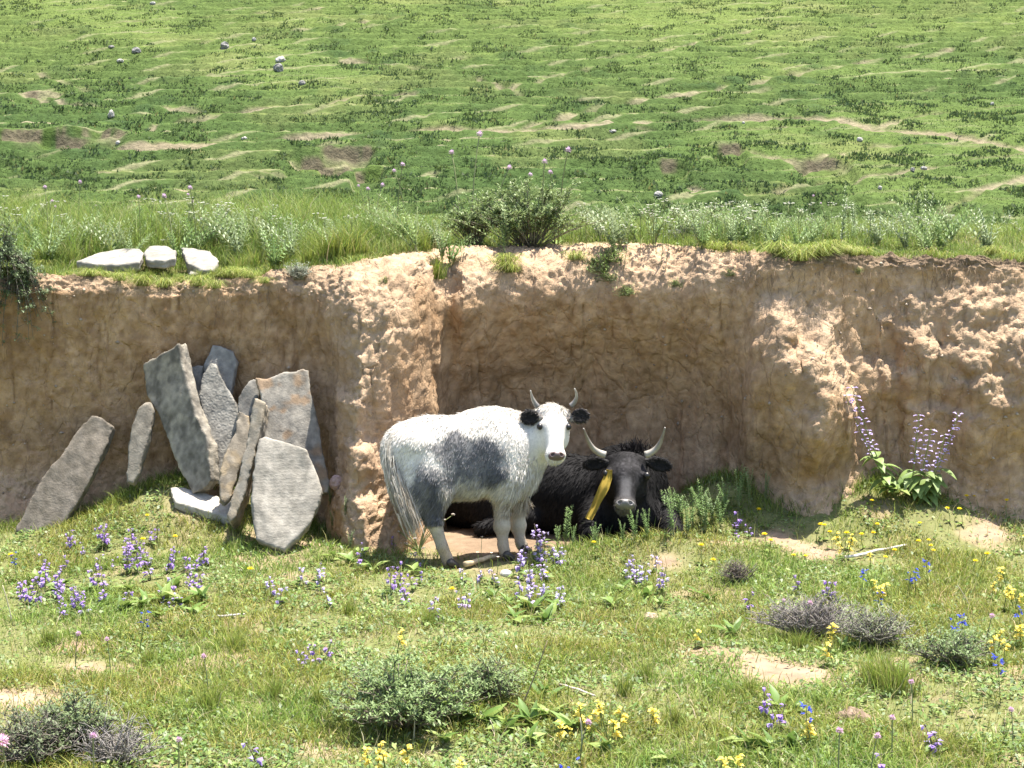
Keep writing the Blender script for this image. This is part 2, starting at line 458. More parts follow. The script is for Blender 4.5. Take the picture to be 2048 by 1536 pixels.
earth = lerp3((0.315, 0.194, 0.102), (0.545, 0.370, 0.222), np.clip(0.5 + 1.2 * (c1 - .5) + 1.3 * (c2 - .5) + .35 * (st_ - .5) + 1.2 * (fbm(x_ * 30, y_ * 30, z_ * 30, 3, 75) - .5) - .5 * crack, 0, 1))
earth = lerp3(earth, earth * np.array([0.90, 0.89, 0.87]), (1 - sstep(X_at(250), X_at(760), x_)))    # greyer loam on one side
bed = sstep(.55, .68, fbm(x_ * .7, z_ * 9 + .5 * fbm(x_ * 1.5, z_ * 1.5, .2, 2, 76), 0, 3, 77))
earth = earth * (1 - .16 * bed * wallness)[:, None]
dust = lerp3((0.38, 0.262, 0.168), (0.49, 0.362, 0.245), c2)
bcol = lerp3(earth, dust, np.clip(crum * 0.8, 0, 1))
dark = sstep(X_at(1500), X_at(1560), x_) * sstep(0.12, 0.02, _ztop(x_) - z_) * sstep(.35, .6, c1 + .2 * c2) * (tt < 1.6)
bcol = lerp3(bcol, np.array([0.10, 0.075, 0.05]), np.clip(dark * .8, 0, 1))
rootm = (1 - sstep(X_at(560), X_at(700), x_)) * gau(tt, .75, .28) * (tt > 0) * sstep(.3, .55, c2)
bcol = lerp3(bcol, np.array([0.13, 0.10, 0.065]), np.clip(rootm * .7, 0, 1))
# turf on the ledge
cen = sstep(X_at(640), X_at(760), x_) * (1 - sstep(X_at(1380), X_at(1500), x_))
tstart = 1.0 + 0.0 * x_
turfm = sstep(0.0, 0.25, tt - tstart + 0.3 * (c2 - .5))
turfm = np.where(tt <= 1, sstep(0.75, 1.0, tt) * (1 - cen), turfm)
bcol = lerp3(bcol, lerp3((0.12, 0.125, 0.05), (0.2, 0.185, 0.09), c2), np.clip(turfm, 0, 1) * .85)
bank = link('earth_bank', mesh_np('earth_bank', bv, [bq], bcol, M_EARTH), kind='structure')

# ------------------------------------------------------------------ hillside beyond
def hill_base(x, Y):
    z = np.interp(Y, [8, 17, 24, 30, 36, 80, 130, 190, 320, 600], [-1.4, -1.3, 0.4, 1.9, 3.45, 15.6, 32, 52, 90, 120])
    return z + 0.7 * (fbm(x / 16 + 5, Y / 16, 0.3, 2, 80) - 0.5) * sstep(20, 40, Y) + (x / 60) ** 2 * 1.2
def hill_hit(px, py):
    d = ray(px, py); t = np.linspace(20, 180, 6000)
    q = CAM + d * t[:, None]
    f = q[:, 2] - hill_base(q[:, 0], q[:, 1])
    k = np.argmax(f < 0)
    return q[k]
TR = [[(-40, 292), (160, 290), (400, 286), (600, 271), (760, 258), (880, 252), (1020, 260), (1240, 240), (1500, 233), (1680, 238), (1760, 258), (1880, 266), (2100, 305)],
      [(1020, 258), (1120, 232), (1220, 205), (1400, 182), (1560, 150), (1700, 126), (1900, 96)],
      [(-20, 186), (70, 182), (130, 203), (250, 206), (420, 221), (620, 208), (740, 186), (830, 182)],
      [(60, 140), (120, 158), (180, 178)], [(690, 118), (800, 127), (880, 138)], [(960, 155), (1060, 190), (1250, 190)],
      [(1730, 258), (1830, 232), (1950, 218), (2060, 206)], [(1280, 250), (1400, 262), (1640, 250)], [(1480, 295), (1600, 325), (1760, 290), (1960, 286)],
      [(1540, 360), (1640, 362), (1800, 345), (1930, 320), (2060, 302)], [(1880, 420), (1960, 380), (2060, 350)], [(280, 265), (320, 240), (460, 225)],
      [(430, 330), (560, 345), (700, 322)], [(1380, 370), (1500, 390), (1640, 350)], [(200, 345), (420, 335), (560, 350)], [(0, 60), (300, 40), (700, 10)], [(300, 95), (520, 70), (820, 30)],
      [(1000, 175), (1150, 140), (1300, 105), (1500, 60)]]
TW = [.24, .12, .11, .14, .14, .1, .12, .08, .08, .1, .14, .1, .1, .08, .08, .1, .1, .08]
TRW = [[hill_hit(*p)[:2] for p in t] for t in TR]
# eroded scarps: px, py, width m, height m
SCARP = [(60, 264, 1.9, .45), (170, 262, 1.4, .36), (640, 312, .9, .42), (695, 304, .8, .38), (738, 338, 0.42, .5), (1450, 292, .5, .34), (1640, 322, .8, .36), (1345, 326, .4, .34), (90, 180, .8, .28)]
SCW = [(*hill_hit(a, b)[:2], w, h * .7) for a, b, w, h in SCARP]
hy = [9.0]
while hy[-1] < 600:
    Y = hy[-1]
    hy.append(Y + (0.6 if Y < 25 else 0.05 + 0.0016 * (Y - 27) if Y < 78 else (Y - 75) * .12 + .2))
hy = np.array(hy)
u = spaced(-3.2, -1.35, 1.35, 3.2, 1 / 205, 1.2)
HX = u[:, None] * (3 + 0.34 * np.minimum(hy + 9.5, 220))[None, :]
HY = np.repeat(hy[None, :], len(u), 0)
def hill_detail(x, Y):
    """height above the base, soil amount, tussock amount"""
    warp = 1.0 * (fbm(x / 9, Y / 7, 0.3, 3, 81) - 0.5) + 0.22 * (fbm(x / 1.6, Y / 1.4, .8, 2, 82) - .5)
    per = 1.2
    c = Y / per + warp * 1.4 + 0.03 * x
    fr = c - np.floor(c)
    rise = 0.27 * per
    am = sstep(0.2, 0.5, fbm(x / 6, Y / 6, 2.4, 2, 83)) * sstep(26, 31, Y)
    calm = 1 - gau(x, 8.5, 5.0) * gau(Y, 62, 9)
    am = am * (0.3 + 0.7 * calm)
    dz = am * rise * .95 * (sstep(0.45, 0.95, fr) - fr)
    tus = fbm(x * 1.5, Y * 1.5, 0.9, 3, 84)
    tmask = sstep(0.45, 0.75, fbm(x / 3.5, Y / 3.5, 1.4, 2, 85)) * (0.25 + .75 * calm)
    dz = dz + 0.17 * (tus - .5) * (0.45 + tmask) * sstep(24, 30, Y) + 0.13 * (fbm(x * 3.6, Y * 3.6, .3, 2, 86) - .5)
    pn = fbm(x / 2.2, Y / 2.2, 3.1, 3, 87)
    line_ = (1 - sstep(0.04, 0.11, np.abs(fr - 0.40))) * (.35 + .65 * sstep(.30, .5, pn)) * np.maximum(am, .4)
    ris_ = sstep(.48, .6, fr) * (1 - sstep(.85, 1, fr)) * am
    soil_ = (1 - sstep(0.03, 0.09, np.abs(fr - 0.40))) * sstep(.56, .68, pn) * am * .8
    c2 = Y / 2.6 - 0.16 * x + warp * 1.1
    f2 = c2 - np.floor(c2)
    line_ = np.maximum(line_, (1 - sstep(0.02, 0.055, np.abs(f2 - .5))) * sstep(.42, .55, fbm(x / 3, Y / 3, 7.7, 2, 88)))
    for pl, w in zip(TRW, TW):
        d = np.full(x.shape, 9e9)
        for a, b in zip(pl[:-1], pl[1:]):
            e = b - a
            t = np.clip(((x - a[0]) * e[0] + (Y - a[1]) * e[1]) / (e @ e), 0, 1)
            d = np.minimum(d, np.hypot(x - a[0] - t * e[0], Y - a[1] - t * e[1]))
        d = d + (.14 if w > .2 else .3) * (fbm(x * .9, Y * .9, 5.5, 2, 89) - .5)
        m = 1 - sstep(w * .6, w * 1.5, d)
        soil_ = np.maximum(soil_, m * (.8 if w > .2 else (.3 + .45 * sstep(.42, .62, pn))))
        dz = dz - 0.08 * m
    scar_ = 0 * x
    for cx, cy, w, h in SCW:
        wob = 0.5 * (fbm(x * .8, Y * 0 + cx, 0, 2, 90) - .5) + .12 * (fbm(x * 4, Y * 0 + cx, 0, 2, 91) - .5)
        fx = 1 - sstep(.7, 1.05, np.abs(x - cx) / w)
        dy = Y - (cy + wob)
        cut = (1 - sstep(-.02, .10, dy)) * (1 - sstep(1.0, 2.8, -dy))
        dz = dz - h * fx * cut + h * .35 * fx * gau(dy, .35, .3)
        scar_ = np.maximum(scar_, fx * gau(dy, 0.03, .10) * 1.4 * sstep(.3, .5, fbm(x * 2.2, Y * 1.1, cx, 2, 94)))
        soil_ = np.maximum(soil_, fx * (1 - sstep(.1, .7, -dy)) * (dy < 0) * sstep(.48, .62, pn) * .5)
    return dz, np.clip(soil_, 0, 1), tus, tmask, pn, np.clip(line_, 0, 1), np.clip(scar_, 0, 1), ris_
hdz, hsoil, htus, htm, hpn, hline, hscar, hris = hill_detail(HX, HY)
HZ = hill_base(HX, HY) + hdz
hv = np.stack([HX, HY, HZ], -1).reshape(-1, 3)
hq = grid_quads(len(u), len(hy))
big = fbm(HX / 9, HY / 12, 6.1, 3, 92)
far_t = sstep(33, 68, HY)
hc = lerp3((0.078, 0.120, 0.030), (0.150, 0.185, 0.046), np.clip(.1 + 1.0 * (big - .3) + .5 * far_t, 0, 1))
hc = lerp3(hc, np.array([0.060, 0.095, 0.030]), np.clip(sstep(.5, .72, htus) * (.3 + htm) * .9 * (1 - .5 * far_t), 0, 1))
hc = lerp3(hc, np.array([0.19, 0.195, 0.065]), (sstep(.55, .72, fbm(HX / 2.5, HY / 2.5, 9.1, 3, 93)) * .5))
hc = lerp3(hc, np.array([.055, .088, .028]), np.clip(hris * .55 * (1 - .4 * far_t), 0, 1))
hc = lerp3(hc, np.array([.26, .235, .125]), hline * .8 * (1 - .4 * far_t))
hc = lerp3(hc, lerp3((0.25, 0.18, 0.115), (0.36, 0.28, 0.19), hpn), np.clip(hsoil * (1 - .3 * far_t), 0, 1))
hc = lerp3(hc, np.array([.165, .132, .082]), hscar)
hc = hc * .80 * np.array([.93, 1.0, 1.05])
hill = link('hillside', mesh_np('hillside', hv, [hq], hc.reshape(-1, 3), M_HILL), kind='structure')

# ------------------------------------------------------------------ ray helpers on the terrain
def bvh(v, q):
    return BVHTree.FromPolygons(v.tolist(), q.tolist(), all_triangles=False)
sel = (np.abs(gv[gq].mean(1)[:, 0]) < 6)
T_G = bvh(gv, gq[sel])
selb = (np.abs(bv[bq[:, 0]][:, 0]) < 4.5)
T_B = bvh(bv, bq[selb])
T_H = bvh(hv, hq[(np.abs(hv[hq[:, 0]][:, 0]) < 60) & (hv[hq[:, 0]][:, 1] > 24) & (hv[hq[:, 0]][:, 1] < 130)])
def cast(px, py, trees=None):
    """first point of the terrain seen at a photo pixel"""
    d = Vector(ray(px, py)).normalized(); best = None
    for T in (trees or (T_G, T_B)):
        r = T.ray_cast(Vector(CAM), d)
        if r[0] is not None and (best is None or r[3] < best[3]): best = r
    return (np.array(best[0]), np.array(best[1])) if best else (None, None)
def drop(x, y, trees=None):
    z, n = None, None
    for T in (trees or (T_G, T_B)):
        r = T.ray_cast(Vector((x, y, 6)), Vector((0, 0, -1)))
        if r[0] is not None and (z is None or r[0].z > z): z, n = r[0].z, r[1]
    return z if z is not None else 0.0

# ------------------------------------------------------------------ stones
def slab(name, poly, Yfn, thick, label, cat='stone slab', group=None, seed=0, h=0.0095, cols=((0.20, 0.185, 0.165), (0.36, 0.335, 0.30)), rough=0.012, relief=0.0, tint=None, mat=None, sink=0.0):
    """a slab whose near face has the given outline (photo pixels) on the sloping plane Y = Yfn(px, py)"""
    p3 = np.array([P(a, b, Yfn(a, b)) for a, b in poly])
    c = p3.mean(0)
    uu, ss, vt = np.linalg.svd(p3 - c)
    nr_ = vt[2]
    if nr_ @ (CAM - c) < 0: nr_ = -nr_
    e1 = nrm(np.array([0, 0, 1.0]) - nr_ * nr_[2]) if abs(nr_[2]) < .9 else nrm(np.array([0, 1.0, 0]) - nr_ * nr_[1])
    e0 = np.cross(e1, nr_)
    q2 = np.stack([(p3 - c) @ e0, (p3 - c) @ e1], -1)
    if sink:
        k = q2[:, 1] < q2[:, 1].min() + 0.3 * (np.ptp(q2[:, 1]))
        q2[k, 1] -= sink
    def f(x, y, z):
        wx = 0.010 * (fbm(x * 26, y * 26, z * 40, 3, seed) - .5) * 2
        wy = 0.010 * (fbm(x * 26, y * 26, z * 40, 3, seed + 9) - .5) * 2
        d2 = sd_poly(x + wx, y + wy, q2) + 0.012 * (fbm(x * 9, y * 9, z * 9, 2, seed + 4) - .5)
        strat = 0.010 * (vn(x * 3, y * 3, z * 90, seed + 5) - .5)
        top = z + rough * 2 * (fbm(x * 8, y * 5, 0.3, 4, seed + 6) - .5) + 0.02 * (fbm(x * 3, y * 3, 0.2, 2, seed + 7) - .5)
        bot = -z - thick + rough * 2 * (fbm(x * 8, y * 8, 7.3, 3, seed + 8) - .5)
        dz = np.maximum(top, bot)
        r = 0.005
        a, b = d2 + strat + r, dz + r
        return np.minimum(np.maximum(a, b), 0) + np.sqrt(np.maximum(a, 0) ** 2 + np.maximum(b, 0) ** 2) - r
    lo = [q2[:, 0].min() - .04, q2[:, 1].min() - .04, -thick - .04]
    hi = [q2[:, 0].max() + .04, q2[:, 1].max() + .04, .04]
    v, q = sdf_mesh(f, lo, hi, h)
    n = fbm(v[:, 0] * 6, v[:, 1] * 6, v[:, 2] * 6, 4, seed + 20)
    n2 = fbm(v[:, 0] * 30, v[:, 1] * 22, v[:, 2] * 30, 3, seed + 21)
    t = np.clip(.5 + 1.5 * (n - .5) + 1.7 * (n2 - .5), 0, 1)
    col = lerp3(cols[0], cols[1], t) * np.array([.90, .88, .82])
    if tint is not None:
        col = lerp3(col, np.array(tint[0]), tint[1] * sstep(.5, .68, fbm(v[:, 0] * 11, v[:, 1] * 11, v[:, 2] * 11, 3, seed + 30)))
    me = mesh_np(name, v, [q], col, mat or M_STONE)
    o = link(name, me, label=label, cat=cat, group=group, kind='thing')
    R = Matrix((e0, e1, nr_)).transposed().to_4x4()
    o.matrix_world = Matrix.Translation(Vector(c)) @ R
    return o
def carved_mat(name, kind):
    m = mat_vcol(name, 0.85, 22, 0.3, 70, 0.4, spec=0.25, bdist=0.006)
    nt = m.node_tree; N = nt.nodes; L = nt.links
    bp = N[m['bump']]
    tc = N.new('ShaderNodeTexCoord')
    mp = N.new('ShaderNodeMapping'); L.new(tc.outputs['Object'], mp.inputs[0])
    if kind == 'scroll':
        mp.inputs['Scale'].default_value = (1, 1.0, 0.05)
        w = N.new('ShaderNodeTexWave'); w.wave_type = 'RINGS'; w.rings_direction = 'SPHERICAL'
        vo = N.new('ShaderNodeTexVoronoi'); vo.inputs['Scale'].default_value = 30; vo.feature = 'F1'; vo.inputs['Randomness'].default_value = 0.75
        L.new(mp.outputs[0], vo.inputs['Vector'])
        mt = N.new('ShaderNodeMath'); mt.operation = 'MULTIPLY'; mt.inputs[1].default_value = 11
        L.new(vo.outputs['Distance'], mt.inputs[0])
        sn = N.new('ShaderNodeMath'); sn.operation = 'SINE'; L.new(mt.outputs[0], sn.inputs[0])
        src = sn.outputs[0]; N.remove(w)
    else:
        mp.inputs['Scale'].default_value = (1, 1, 0.05)
        w = N.new('ShaderNodeTexWave'); w.bands_direction = 'Y'; w.inputs['Scale'].default_value = 14
        w.inputs['Distortion'].default_value = 6; w.inputs['Detail'].default_value = 6; w.inputs['Detail Scale'].default_value = 3
        L.new(mp.outputs[0], w.inputs['Vector'])
        n = N.new('ShaderNodeTexNoise'); n.inputs['Scale'].default_value = 70
        L.new(mp.outputs[0], n.inputs['Vector'])
        mm = N.new('ShaderNodeMath'); mm.operation = 'MULTIPLY'
        L.new(w.outputs['Fac'], mm.inputs[0]); L.new(n.outputs['Fac'], mm.inputs[1])
        src = mm.outputs[0]
    b2 = N.new('ShaderNodeBump'); b2.inputs['Strength'].default_value = 0.2 if kind == 'scroll' else 0.2; b2.inputs['Distance'].default_value = 0.005
    L.new(src, b2.inputs['Height']); L.new(bp.outputs[0], b2.inputs['Normal'])
    L.new(b2.outputs[0], N['Principled BSDF'].inputs['Normal'])
    return m
M_SCROLL = carved_mat('carved_slate', 'scroll'); M_LINES = carved_mat('lined_slate', 'lines')
Z4 = lambda pts: [(250 + a * .28646, 660 + b * .28646) for a, b in pts]
Z2 = lambda pts: [(a * .36133, 620 + b * .36133) for a, b in pts]
def plane_Y(py0, Y0, py1, Y1, bx=0.0, px0=0):
    return lambda a, b: Y0 + (b - py0) * (Y1 - Y0) / (py1 - py0) + bx * (a - px0)
slab('stone_slab', Z4([(118, 240), (250, 165), (372, 92), (388, 190), (480, 540), (578, 790), (606, 990), (560, 1050), (480, 1085), (360, 850), (230, 590), (150, 450)]),
     plane_Y(965, .46, 690, .66, -0.0022, 360), .085, 'tall grey slab leaning left to right with a pale lit edge, widest at its top', seed=11, tint=((.36, .32, .25), .6), cols=((.13, .12, .105), (.31, .285, .25)), sink=.05)
slab('stone_slab', Z4([(595, 228), (625, 225), (655, 290), (700, 380), (785, 540), (778, 680), (720, 860), (690, 1000), (640, 1010), (560, 700), (520, 460), (545, 300)]),
     plane_Y(930, .50, 725, .74, 0, 430), .05, 'pointed grey slab carved all over with curling relief', seed=12, mat=M_SCROLL, cols=((.18, .175, .165), (.31, .30, .28)), sink=.05)
slab('stone_slab', Z4([(608, 98), (700, 118), (752, 145), (788, 225), (765, 330), (735, 470), (700, 640), (580, 620), (545, 250)]),
     plane_Y(860, .68, 688, .84, 0, 430), .05, 'smooth blue grey slab standing rearmost behind the carved pointed slab', seed=13, cols=((.20, .20, .20), (.29, .285, .275)), rough=.006, sink=.1)
slab('stone_slab', Z4([(452, 262), (500, 240), (545, 250), (540, 480), (520, 620), (470, 520)]),
     plane_Y(840, .70, 730, .82, 0, 400), .05, 'small shaded slab wedged between the tall slab and the carved slab', seed=14, cols=((.18, .18, .18), (.27, .265, .255)), rough=.006, sink=.22)
slab('stone_slab', Z4([(868, 348), (905, 335), (948, 400), (935, 470), (880, 600), (830, 900), (800, 800), (795, 460)]),
     plane_Y(900, .45, 755, .62, 0, 490), .06, 'dark jagged slab tip showing above the thin edgewise slab', seed=15, cols=((.13, .125, .12), (.25, .24, .225)), rough=.02, sink=.12)
slab('stone_slab', Z4([(905, 328), (990, 335), (1110, 288), (1190, 285), (1235, 266), (1282, 275), (1300, 440), (1342, 600), (1368, 800), (1432, 1010), (1420, 1080), (1150, 1090), (950, 1000), (940, 700), (950, 470)]),
     plane_Y(965, .28, 735, .56, 0.0003, 560), .075, 'large upright slab with rusty stained face behind the rounded slab', seed=16, tint=((.27, .18, .105), .75), rough=.014, cols=((.19, .18, .165), (.34, .32, .29)), sink=.05)
slab('stone_slab', Z4([(792, 560), (862, 590), (875, 800), (800, 960), (735, 1120), (690, 1172), (662, 1130), (655, 1000), (690, 870), (775, 690)]),
     plane_Y(990, .12, 825, .36, 0.0005, 460), .05, 'brown crumbling slab tucked behind the thin edgewise slab', seed=17, tint=((.30, .23, .14), .7), rough=.02, cols=((.17, .15, .125), (.29, .26, .22)), sink=.05)
slab('stone_slab', Z4([(905, 470), (985, 500), (962, 620), (905, 850), (835, 1080), (775, 1250), (735, 1285), (708, 1240), (740, 1120), (800, 1000), (845, 820), (868, 640)]),
     plane_Y(1020, -.06, 800, .22, 0, 480), .2, 'thin slab standing on edge among the leaning slabs', seed=18, rough=.014, cols=((.19, .175, .15), (.32, .295, .26)), tint=((.30, .24, .16), .4), sink=.05)
slab('stone_slab', Z4([(938, 748), (985, 738), (1080, 770), (1150, 792), (1262, 830), (1312, 930), (1352, 1030), (1378, 1110), (1362, 1200), (1290, 1300), (1200, 1400), (1110, 1485), (920, 1400), (880, 1220), (892, 1000), (922, 830)]),
     plane_Y(1070, -.20, 870, .12, 0.0002, 575), .075, 'rounded pale slab with faint carved lines propped in front of the stained slab', seed=19, rough=.015, cols=((.21, .20, .18), (.345, .325, .295)), mat=M_LINES, sink=.05)
slab('stone_slab', Z2([(508, 578), (560, 590), (628, 640), (592, 740), (520, 890), (462, 1000), (360, 1130), (250, 1215), (75, 1185), (140, 1060), (230, 930), (330, 820), (420, 680)]),
     plane_Y(1055, .36, 830, .62, 0.0003, 130), .11, 'long dark slab lying slantwise against the bank, apart from the others', seed=20, rough=.012, cols=((.14, .122, .10), (.24, .21, .18)), sink=.05)
slab('stone_slab', Z2([(758, 542), (800, 512), (832, 505), (850, 570), (832, 680), (800, 780), (770, 865), (740, 920), (700, 905), (708, 760), (730, 640)]),
     plane_Y(945, .50, 803, .64, 0, 280), .07, 'short narrow slab with a rounded top beside the tall leaning slab', seed=21, rough=.009, cols=((.19, .17, .145), (.31, .28, .24)), sink=.05)
def lying(name, poly, zlift, thick, label, seed, cols, cat='stone slab', group=None, tilt=0.0, h=.011, plane=None):
    """slab lying on the ground: outline seen in the photo dropped on the terrain"""
    pts = np.array([plane(a, b) for a, b in poly])
    Yf = {tuple(p): w[1] for p, w in zip(poly, pts)}
    return slab(name, poly, lambda a, b: Yf[(a, b)], thick, label, cat, group, seed=seed, cols=cols, h=h, rough=.007)
c_f = cast(395, 1008)[0]
gxy = [(float(G(c_f[0] + .15, c_f[1])) - float(G(c_f[0] - .15, c_f[1]))) / .3, (float(G(c_f[0], c_f[1] + .12)) - float(G(c_f[0], c_f[1] - .12))) / .24]
nf_ = nrm(np.array([-gxy[0], -gxy[1], 1.0])); of_ = c_f + nf_ * .055
def on_fallen(a, b):
    d = ray(a, b); return CAM + d * (((of_ - CAM) @ nf_) / (d @ nf_))
lying('fallen_slab', Z4([(328, 1095), (400, 1088), (520, 1118), (640, 1150), (735, 1180), (760, 1290), (720, 1312), (520, 1252), (350, 1192)]), 0, .06,
      'pale flat slab fallen on the grass at the foot of the leaning slabs', 22, ((.36, .34, .31), (.48, .455, .415)), plane=on_fallen)
Z4l = lambda pts: [(a * .35156, 320 + b * .35156) for a, b in pts]
FLAT = [([(440, 540), (560, 500), (700, 482), (790, 484), (815, 500), (800, 548), (680, 556), (560, 556)], 'longest of the pale flat stones on the turf edge', 31),
        ([(818, 498), (850, 464), (950, 466), (1000, 492), (1004, 525), (930, 536), (840, 530)], 'domed pale flat stone between two others on the turf edge', 32),
        ([(1033, 470), (1100, 472), (1190, 495), (1245, 540), (1225, 590), (1150, 586), (1060, 552)], 'cracked pale flat stone nearest the feathery plants on the turf edge', 33),
        ([(1066, 575), (1110, 558), (1150, 588), (1130, 612), (1085, 608)], 'small pale stone below the cracked flat stone on the turf edge', 34)]
for pts, lab, sd in FLAT:
    pp = [(a, b + 9) for a, b in Z4l(pts)]
    pc = np.mean(pp, 0)
    k = cast(pc[0], pc[1] + 12)[0]
    Y0 = 1.13 + (.06 if sd == 32 else 0)
    slab('flat_stone', pp, plane_Y(max(b for a, b in pp), Y0 - .05, min(b for a, b in pp), Y0 + .40), .06 if sd != 34 else .05, lab, 'stone', seed=sd, rough=.010, cols=((.22, .21, .19), (.34, .325, .295)), sink=.04)

def boulder(name, loc, r, label, seed, cols=((.30, .28, .26), (.5, .48, .45)), cat='rock', group=None, h=None, rough=.3, sq=1.0, me=None):
    if me is None:
        m = max(r)
        def f(x, y, z):
            d = sd_ell(x, y, z, (0, 0, 0), r)
            d = d + m * rough * (np.abs(fbm(x / m * 1.1 + seed, y / m * 1.1, z / m * 1.1, 3, seed) - .5) * 2 - .4)
            return d + m * .10 * (fbm(x / m * 4, y / m * 4, z / m * 4, 3, seed + 5) - .5)
        v, q = sdf_mesh(f, [-c * 1.5 for c in r], [c * 1.5 for c in r], h or m / 12)
        t = np.clip(.5 + 1.4 * (fbm(v[:, 0] / m * 3, v[:, 1] / m * 3, v[:, 2] / m * 3, 3, seed + 3) - .5), 0, 1)
        me = mesh_np(name, v, [q], lerp3(cols[0], cols[1], t), M_STONE)
    return link(name, me, loc=loc, label=label, cat=cat, group=group, kind='thing')
def stone_at(name, px, py, wpx, hpx, label, seed, cols, rough=.3, cat='rock', trees=None, group=None, dep=1.0):
    k, n = cast(px, py + hpx * .5, trees)
    if k is None: return
    s = (k[1] + 9.5) / FPX
    r = (wpx * s / 2, wpx * s / 2 * dep, hpx * s / 2 * 1.15)
    return boulder(name, k + np.array([0, r[1] * .5, r[2] * .55]), r, label, seed, cols, cat, group, rough=rough)
TAN = ((.30, .22, .15), (.46, .36, .27)); GREY = ((.30, .29, .27), (.52, .50, .47)); WHT = ((.45, .43, .40), (.66, .63, .59))
kc = cast(1705, 1446)[0]
def clod_f(x, y, z):
    d = 9.0
    for cx, cy, cz, r in ((-.03, 0, 0, .034), (.02, .01, .005, .036), (.05, -.005, -.002, .026), (-.005, -.02, .012, .026), (.0, .015, .022, .022), (.03, -.02, -.006, .02)):
        d = smin(d, sd_ell(x, y, z, (cx, cy, cz), (r, r * .9, r * .72)), .008)
    return d + .02 * (np.abs(fbm(x * 40, y * 40, z * 40, 3, 41, .6) - .5) * 2 - .35)
cv, cq = sdf_mesh(clod_f, [-.09, -.07, -.05], [.1, .07, .07], .0045)
link('soil_clod', mesh_np('soil_clod', cv, [cq], lerp3((.12, .085, .06), (.30, .22, .16), fbm(cv[:, 0] * 50, cv[:, 1] * 50, cv[:, 2] * 50, 3, 42)), M_SOIL), loc=kc + np.array([0, .02, .012]), kind='thing', label='lumpy brown clod of dry dung or earth in the near grass', cat='clod')
stone_at('stone', 1302, 1235, 30, 22, 'small tan stone among leaves in the near meadow', 42, TAN)
stone_at('stone', 1012, 1146, 24, 12, 'small white stone just in front of the white yak\'s forefeet', 43, WHT)
stone_at('stone', 672, 962, 26, 26, 'pinkish stone lying against the buttress by the large stained slab', 44, ((.36, .25, .22), (.5, .38, .34)))
stone_at('pebble', 1985, 1000, 18, 12, 'pale pebble at the foot of the bank, larger of two', 45, WHT, trees=(T_G,))
stone_at('pebble', 1950, 992, 14, 9, 'pale pebble at the foot of the bank, smaller of two', 46, WHT, trees=(T_G,))
HB = [(560, 118, 22, 16, 'pale boulder standing on top of another on the far hillside'), (556, 134, 20, 20, 'dark fronted boulder under a paler one on the far hillside'),
      (449, 90, 16, 18, 'pointed pale boulder on the far hillside above the dark shrubs'), (272, 100, 18, 14, 'dark boulder on the far hillside beside small white stones'),
      (222, 227, 12, 18, 'narrow upright pinkish stone on the far hillside'), (240, 121, 14, 8, 'flat white stone on the far hillside'), (222, 93, 12, 6, 'small white stone by the dark boulder on the far hillside'),
      (488, 276, 12, 7, 'pale stone on the lower hillside track'), (604, 165, 14, 12, 'round grey boulder among dark tufts on the far hillside'), (508, 78, 9, 9, 'small grey boulder in the upper hillside grass'),
      (305, 6, 12, 8, 'grey stone high on the far hillside'), (1720, 278, 12, 11, 'pale stone beside the right hand bend of the hillside track'), (1826, 339, 9, 12, 'grey stone, darker of two on the lower hillside'),
      (1848, 336, 14, 8, 'white flat stone on the lower hillside beside a grey one'), (1317, 388, 18, 14, 'rounded grey stone at the foot of the far hillside'), (1985, 207, 8, 8, 'tiny white stone on the hillside near a bare scar'),
      (1487, 245, 6, 6, 'tiny white stone on the main hillside track'), (1760, 375, 9, 10, 'small pale stone low on the far hillside'), (236, 285, 10, 10, 'pale stone under the bare scarp of the hillside'), (1226, 262, 14, 6, 'white stone at the widest bare part of the hillside track')]
for i, (px, py, w, hh, lab) in enumerate(HB):
    stone_at('boulder', px, py, w * .85, hh * .8, lab, 60 + i, ((.15, .145, .135), (.26, .25, .235)) if 'dark' in lab else ((.2, .195, .18), (.34, .33, .31)) if 'grey' in lab else ((.28, .265, .24), (.44, .42, .385)), .6, 'boulder', (T_H,), 'stones on the far hillside')

# ------------------------------------------------------------------ yaks
def tube_mesh(pts, rad, n=10, cap=True):
    pts = np.asarray(pts, float)
    d = nrm(np.gradient(pts, axis=0))
    ref = np.array([0.3, 0.2, 1.0]) if abs(nrm(d.mean(0))[2]) < .8 else np.array([1.0, .1, 0])
    s = nrm(np.cross(d, ref)); t = np.cross(d, s)
    a = np.linspace(0, 2 * np.pi, n, endpoint=False)
    v = pts[:, None] + np.asarray(rad)[:, None, None] * (np.cos(a)[None, :, None] * s[:, None] + np.sin(a)[None, :, None] * t[:, None])
    m = len(pts)
    i = np.arange(m * n).reshape(m, n)
    q = np.stack([i[:-1], np.roll(i[:-1], -1, 1), np.roll(i[1:], -1, 1), i[1:]], -1).reshape(-1, 4)
    v = np.concatenate([v.reshape(-1, 3), pts[:1], pts[-1:]])
    t0 = np.stack([np.full(n, m * n), np.roll(i[0], -1), i[0]], -1)
    t1 = np.stack([np.full(n, m * n + 1), i[-1], np.roll(i[-1], -1)], -1)
    return v, [q, np.concatenate([t0, t1])]
def bez(p, n=14):
    p = [np.asarray(a, float) for a in p]; t = np.linspace(0, 1, n)[:, None]
    if len(p) == 3: return (1 - t) ** 2 * p[0] + 2 * t * (1 - t) * p[1] + t * t * p[2]
    return (1 - t) ** 3 * p[0] + 3 * t * (1 - t) ** 2 * p[1] + 3 * t * t * (1 - t) * p[2] + t ** 3 * p[3]
